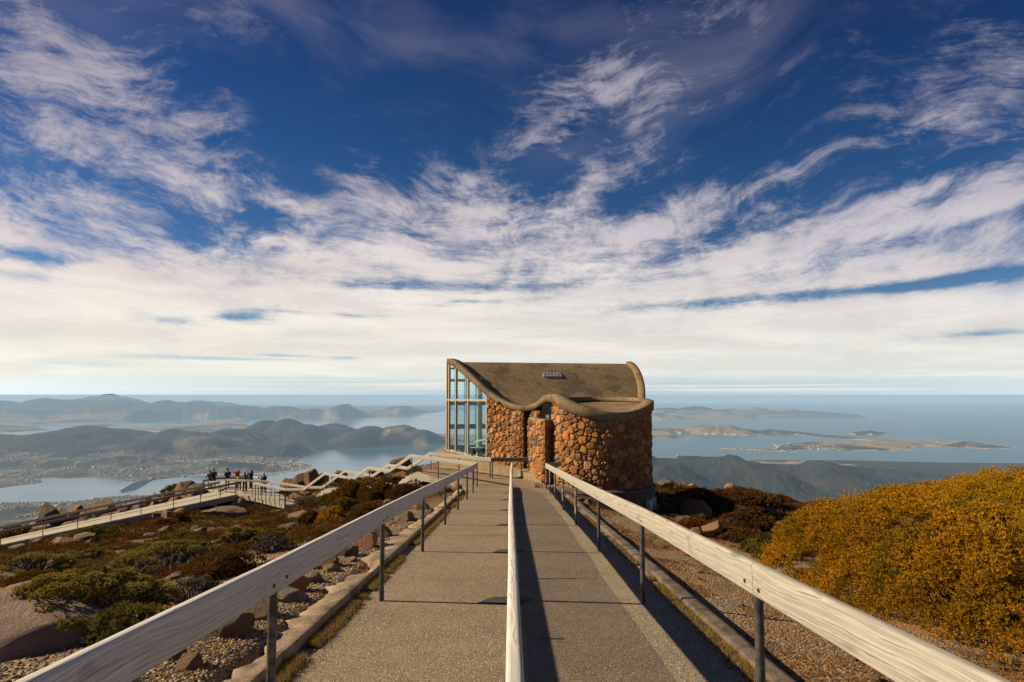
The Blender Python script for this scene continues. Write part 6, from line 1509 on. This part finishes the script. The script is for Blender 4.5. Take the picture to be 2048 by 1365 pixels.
def person(label, foot, H, yaw, jacket, trousers, hair, arms='down', hat=None, lean=0.0, stride=0.06, long_hair=False, hood=None):
    k = H / 1.70; root = empty('person', foot, label, 'person', 'people on the lookout deck'); root.rotation_euler.z = yaw
    hip, sh, neck, head = 0.90, 1.38, 1.46, 1.575
    def arm(sg):
        S = (sg * .19, -lean * .45, sh)
        if arms == 'phone': return S, (sg * .25, .16 - lean, 1.16), (sg * .10, .36 - lean, 1.38)
        if arms == 'raise' : return S, (sg * .27, .20 - lean, 1.24), (sg * .12, .34 - lean, 1.52)
        if arms == 'rest': return S, (sg * .28, .10 + lean, 1.10), (sg * .18, .36 + lean, 1.06)
        if arms == 'front': return S, (sg * .27, .02, 1.10), (sg * .10, .20, 1.02)
        return S, (sg * .25, -.02, 1.10), (sg * .25, .06, .84)
    ly = lean
    V = [(0, 0, hip), (0, ly * .3, 1.10), (0, ly * .75, 1.30), (0, ly, neck), (0, ly + .015, head), (0, ly + .02, 1.665), (0, ly + .105, head - .01)]
    Ed = [(0, 1), (1, 2), (2, 3), (3, 4), (4, 5), (4, 6)]
    Rd = [(.15, .12), (.14, .105), (.16, .11), .055, (.082, .098), (.07, .08), .014]
    for sg in (-1, 1):
        S, El, Wr = [Vector(v) for v in arm(sg)]; S.y += ly * .8; El.y += ly * .6; Wr.y += ly * .5
        i = len(V); V += [tuple(S), tuple(El), tuple(Wr)]; Rd += [.058, .042, .030]; Ed += [(2, i), (i, i + 1), (i + 1, i + 2)]
        fd = (Wr - El).normalized(); sd_ = fd.cross(Vector((0, 0, 1))); sd_ = sd_.normalized() if sd_.length > .2 else Vector((0, 1, 0)); dn = Vector((0, 0, -1)) if arms == 'down' else (fd + Vector((0, 0, .35))).normalized()
        pal = Wr + fd * .055; j = len(V); V.append(tuple(pal)); Rd.append((.034, .022)); Ed.append((i + 2, j))
        for q, (off, ln) in enumerate(((-.030, .062), (-.010, .074), (.010, .070), (.030, .056))):
            b = pal + sd_ * off + fd * .035; t = b + fd * ln * .55 + dn * .012; e = t + (fd * .6 + dn * .4).normalized() * ln * .45
            n0 = len(V); V += [tuple(b), tuple(t), tuple(e)]; Rd += [.0095, .0085, .007]; Ed += [(j, n0), (n0, n0 + 1), (n0 + 1, n0 + 2)]
        n0 = len(V); b = pal + sd_ * .036 * -sg - fd * .01; V += [tuple(b), tuple(b + (fd * .7 - sd_ * sg * .5).normalized() * .045)]; Rd += [.011, .009]; Ed += [(j, n0), (n0, n0 + 1)]
    for sg in (-1, 1):
        i = len(V); y_ = stride * sg
        V += [(sg * .10, 0, .84), (sg * .11, y_ * .6 + .02, .48), (sg * .115, y_, .09), (sg * .13, y_ + .15, .035)]; Rd += [.085, .055, .040, .034]
        Ed += [(0, i), (i, i + 1), (i + 1, i + 2), (i + 2, i + 3)]
    sc_ = lambda vs: [tuple(c * k for c in v) for v in vs]
    rs = lambda rr, a=0.0: [tuple((c + a) * k for c in r_) if isinstance(r_, tuple) else (r_ + a) * k for r_ in rr]
    body = link('body', skin_mesh('body', sc_(V), Ed, rs(Rd)), SKIN, root, world=False)
    # clothing follows the body
    idx = [0, 1, 2, 3] + [7, 8, 9]
    a0 = 7; a1 = 7 + 3 + 1 + 12 + 2
    jv = [(0, 0, .80), (0, ly * .1, .95), V[1], V[2], (0, ly * .95, 1.425)]; jr = [(.185, .15), (.178, .145), (.170, .135), (.185, .135), .075]; je = [(0, 1), (1, 2), (2, 3), (3, 4)]
    for a in (a0, a1):
        i = len(jv); w_ = Vector(V[a + 1]).lerp(Vector(V[a + 2]), .93); jv += [V[a], V[a + 1], tuple(w_)]; jr += [.078, .062, .048]; je += [(3, i), (i, i + 1), (i + 1, i + 2)]
    link('jacket', skin_mesh('jacket', sc_(jv), je, rs(jr)), jacket, root, world=False)
    l0 = len(V) - 8
    tv = [(0, 0, .93)]; tr_ = [(.155, .125)]; te = []
    for l in (l0, l0 + 4):
        i = len(tv); tv += [V[l], V[l + 1], (V[l + 2][0], V[l + 2][1], .075)]; tr_ += [.102, .075, .060]; te += [(0, i), (i, i + 1), (i + 1, i + 2)]
    link('trousers', skin_mesh('trousers', sc_(tv), te, rs(tr_)), trousers, root, world=False)
    for l in (l0, l0 + 4):
        a, b = Vector(V[l + 2]), Vector(V[l + 3])
        link('shoe', skin_mesh('shoe', sc_([(a.x, a.y - .05, .045), (a.x, a.y + .06, .050), (b.x, b.y + .04, .035)]), [(0, 1), (1, 2)], rs([.045, .047, .035])), SHOE, root, world=False)
    hv = [(0, ly - .02, 1.66), (0, ly - .045, 1.60), (0, ly - .05, 1.52)] if not long_hair else [(0, ly - .01, 1.665), (0, ly - .04, 1.58), (0, ly - .07, 1.46), (0, ly - .08, 1.34)]
    hr = [(.086, .085), (.092, .07), (.06, .04)] if not long_hair else [(.088, .09), (.098, .075), (.10, .06), (.07, .04)]
    link('hair', skin_mesh('hair', sc_(hv), [(i, i + 1) for i in range(len(hv) - 1)], rs(hr)), hair, root, world=False)
    for sg in (-1, 1):
        e = MB(); c = Vector((sg * .032, ly + .108, head + .012)) * k; e.tube(c - Vector((0, .006, 0)), c + Vector((0, .004, 0)), .012 * k, n=8); link('eye', e.mesh('eye'), EYE_M, root, loc=(0, 0, 0), world=False)
    if hat is not None:
        hb = MB(); hb.tube((0, (ly + .01) * k, 1.66 * k), (0, (ly + .005) * k, 1.755 * k), .105 * k, .075 * k, 16); hb.tube((0, (ly + .03) * k, 1.655 * k), (0, (ly + .03) * k, 1.668 * k), .135 * k, .13 * k, 16)
        link('hat', hb.mesh('hat', True), hat, root, world=False)
    if hood is not None:
        link('scarf', skin_mesh('scarf', sc_([(0, ly - .01, 1.67), (0, ly - .03, 1.58), (0, ly - .03, 1.46), (0, ly - .02, 1.38)]), [(0, 1), (1, 2), (2, 3)], rs([(.098, .10), (.115, .10), (.12, .10), (.20, .12)])), hood, root, world=False)
    return root
SHOE = plain('shoe_leather', (0.03, 0.025, 0.022))
BLACK, CHAR = plain('black_cloth', (0.012, 0.012, 0.014)), plain('charcoal_cloth', (0.045, 0.045, 0.05))
JEAN, KHAKI, BRN = plain('dark_denim', (0.022, 0.028, 0.045)), plain('khaki_cloth', (0.10, 0.078, 0.048)), plain('brown_leather', (0.035, 0.02, 0.014))
RED, LIME_, GREYC = plain('red_cloth', (0.42, 0.012, 0.016)), plain('lime_cloth', (0.42, 0.55, 0.02)), plain('grey_cloth', (0.095, 0.095, 0.10))
H_BLK, H_WHT, H_BRN, PINK, STRAWH = plain('black_hair', (0.014, 0.011, 0.010)), plain('white_hair', (0.60, 0.56, 0.50)), plain('brown_hair', (0.05, 0.03, 0.018)), plain('pink_scarf', (0.50, 0.33, 0.25)), plain('straw_hat', (0.42, 0.31, 0.15))
def stand(px, ytop, ybase):
    f = Wz(px, ybase, Z3 + 0.005); return f, W(px, ytop, f.y).z - f.z
def put(label, px, yt, yb, yaw, *a, **kw):
    f, H = stand(px, yt, yb); return person(label, f, max(1.0, min(H, 1.86)), R(yaw), *a, **kw)
put('person in a khaki jacket and cap leaning on the left end rail', 419, 942.5, 978, 50, KHAKI, CHAR, H_BRN, 'rest', hat=KHAKI, lean=.06)
put('person in a black jacket and straw hat beside the khaki jacket', 426.5, 938, 975.5, 20, BLACK, JEAN, H_BRN, 'front', hat=STRAWH)
put('person in a brown leather jacket with a dark cap, hands in front', 454.5, 938, 975.5, 30, BRN, BLACK, H_BLK, 'front', hat=BLACK)
put('person with white hair in a bright red jacket lifting a hand to take a picture', 474, 937.5, 976, 60, RED, JEAN, H_WHT, 'raise')
put('child in a lime green jacket in front of the red jacket', 478, 949, 981.5, 10, LIME_, CHAR, H_BLK, 'down')
put('person with black hair in a grey jacket seen from behind', 489.5, 944.5, 984, 0, GREYC, BLACK, H_BLK, 'front', long_hair=True)
put('person with long dark hair in black looking at their hands', 501.5, 939.5, 977.5, 65, BLACK, JEAN, H_BLK, 'phone', long_hair=True)
put('person in a black jumper with a pink head scarf standing alone on the deck', 527, 945.5, 986, -15, BLACK, BRN, H_BRN, 'down', hood=PINK)

# ------------------------------------------------------------------ far below: bridge, ship, houses
m, nt, p = material('bridge_concrete'); p.inputs['Base Color'].default_value = (0.34, 0.33, 0.31, 1); p.inputs['Roughness'].default_value = .9
M_BRIDGE = m
b0, b1 = Wz(240, 984, SEA), Wz(300, 961, SEA)
root = empty('road_bridge', b0, 'long concrete road bridge on many slender piers across the river', 'bridge')
def arch(u): return SEA + 14 + 44 * math.sin(math.pi * min(1, max(0, u * .92 + .06))) ** 1.1
dv_ = (b1 - b0); sdv = Vector((-dv_.y, dv_.x, 0)).normalized() * 9; vs, fs = [], []
for i in range(41):
    u = i / 40; q = b0 + dv_ * u; z = arch(u)
    for s_, zz in ((-1, 0), (1, 0), (1, -7), (-1, -7)): vs.append((q.x + sdv.x * s_, q.y + sdv.y * s_, z + zz))
    if i: fs += [((i - 1) * 4 + k, (i - 1) * 4 + (k + 1) % 4, i * 4 + (k + 1) % 4, i * 4 + k) for k in range(4)]
MB().add(vs, fs).build('deck', M_BRIDGE, root)
for i in range(1, 22):
    u = i / 22; q = b0 + dv_ * u; s1 = sdv * .8; e_ = dv_.normalized() * 3
    MB().prism([(q + a * s1 + b * e_).xy[:] for a, b in ((-1, -1), (1, -1), (1, 1), (-1, 1))][::-1], SEA - 3, arch(u) - 7).build('pier', M_BRIDGE, root)
m, nt, p = material('ship_white'); p.inputs['Base Color'].default_value = (0.8, 0.8, 0.78, 1); M_SHIPW = m
m, nt, p = material('ship_hull'); p.inputs['Base Color'].default_value = (0.10, 0.09, 0.10, 1); M_SHIPH = m
s0 = Wz(1362, 913.6, SEA); root = empty('ship', s0, 'white ship on the water above the forested hill', 'ship')
hb = MB().add([(s0.x - 95, s0.y - 13, SEA - 1), (s0.x + 75, s0.y - 13, SEA - 1), (s0.x + 75, s0.y + 13, SEA - 1), (s0.x - 95, s0.y + 13, SEA - 1), (s0.x - 98, s0.y - 15, SEA + 14), (s0.x + 78, s0.y - 15, SEA + 14), (s0.x + 108, s0.y, SEA + 17), (s0.x + 78, s0.y + 15, SEA + 14), (s0.x - 98, s0.y + 15, SEA + 14), (s0.x + 95, s0.y, SEA - 1)],
     [(0, 3, 2, 9, 1), (4, 5, 6, 7, 8), (0, 1, 5, 4), (1, 9, 6, 5), (9, 2, 7, 6), (2, 3, 8, 7), (3, 0, 4, 8)])
hb.build('hull', M_SHIPH, root)
MB().box((s0.x - 80, s0.y - 12, SEA + 14), (s0.x - 20, s0.y + 12, SEA + 44)).box((s0.x - 70, s0.y - 10, SEA + 44), (s0.x - 40, s0.y + 10, SEA + 56)).box((s0.x + 10, s0.y - 9, SEA + 14), (s0.x + 50, s0.y + 9, SEA + 26)).build('superstructure', M_SHIPW, root)
MB().tube((s0.x - 62, s0.y, SEA + 56), (s0.x - 62, s0.y, SEA + 74), 5, n=10).build('funnel', M_SHIPH, root)
# suburbs: thousands of far houses, one mass
rng = np.random.default_rng(9)
cell = (np.gradient(YY, axis=0) * np.abs(np.gradient(XX, axis=1)))
wgt = np.clip(suburb - .15, 0, 1) * cell * (YY < 16500) * (YY > 3500) * (LL > 15) * (np.abs(UU) < 1.0) * np.clip(slope * -1 + .6, 0, 1) * np.clip(fbm(XX / 260, YY / 260, 71, 3) + .35, 0, 1)
wgt = wgt.ravel() / wgt.sum(); pk = rng.choice(len(wgt), 9500, p=wgt)
hx = XX.ravel()[pk] + rng.uniform(-.5, .5, len(pk)) * (UU[0, 1] - UU[0, 0]) * YY.ravel()[pk]; hy = YY.ravel()[pk] + rng.uniform(-.5, .5, len(pk)) * np.gradient(YY, axis=0).ravel()[pk]; hz = ZZ.ravel()[pk]
n = len(pk); an = rng.uniform(0, 3.14, n); bigh = (rng.random(n) < .05)[:, None]
dm = np.stack([rng.uniform(9, 20, n), rng.uniform(7, 11, n), rng.uniform(4, 8, n)], -1) * np.where(bigh, 2.4, 1)
ux = np.stack([np.cos(an), np.sin(an)], -1); uy = np.stack([-ux[:, 1], ux[:, 0]], -1)
vs = []
for sx1, sy1, z1 in ((-1, -1, -6), (1, -1, -6), (1, 1, -6), (-1, 1, -6), (-1, -1, 1), (1, -1, 1), (1, 1, 1), (-1, 1, 1)):
    xy_ = np.stack([hx, hy], -1) + ux * (dm[:, :1] * sx1 * .5) + uy * (dm[:, 1:2] * sy1 * .5); vs.append(np.concatenate([xy_, (hz + (dm[:, 2] if z1 > 0 else z1))[:, None]], 1))
for sx1 in (-1, 1):
    xy_ = np.stack([hx, hy], -1) + ux * (dm[:, :1] * sx1 * .5); vs.append(np.concatenate([xy_, (hz + dm[:, 2] + np.where(bigh[:, 0], .5, 3.0))[:, None]], 1))
vs = np.stack(vs, 1); q4 = np.array([(0, 1, 5, 4), (2, 3, 7, 6), (4, 5, 9, 8), (6, 7, 8, 9), (1, 2, 6, 5), (3, 0, 4, 7), (5, 6, 9, 9), (7, 4, 8, 8)])
t3 = np.array([(0, 1, 5), (0, 5, 4), (2, 3, 7), (2, 7, 6), (4, 5, 9), (4, 9, 8), (6, 7, 8), (6, 8, 9), (1, 2, 6), (1, 6, 5), (3, 0, 4), (3, 4, 7), (5, 6, 9), (7, 4, 8)])
me = np_mesh('houses', vs.reshape(-1, 3), (t3[None] + (np.arange(n) * 10)[:, None, None]).reshape(-1, 3))
c = pick([(0.62, 0.60, 0.56), (0.75, 0.73, 0.70), (0.40, 0.37, 0.34), (0.30, 0.16, 0.11), (0.50, 0.44, 0.36), (0.22, 0.22, 0.23)], n, rng) * .78
vcol(me, np.repeat(c, 10, 0)); tag(link('houses', me, M_STONEL), 'pale houses of the suburbs spread along the far shores', 'houses', None, 'stuff')
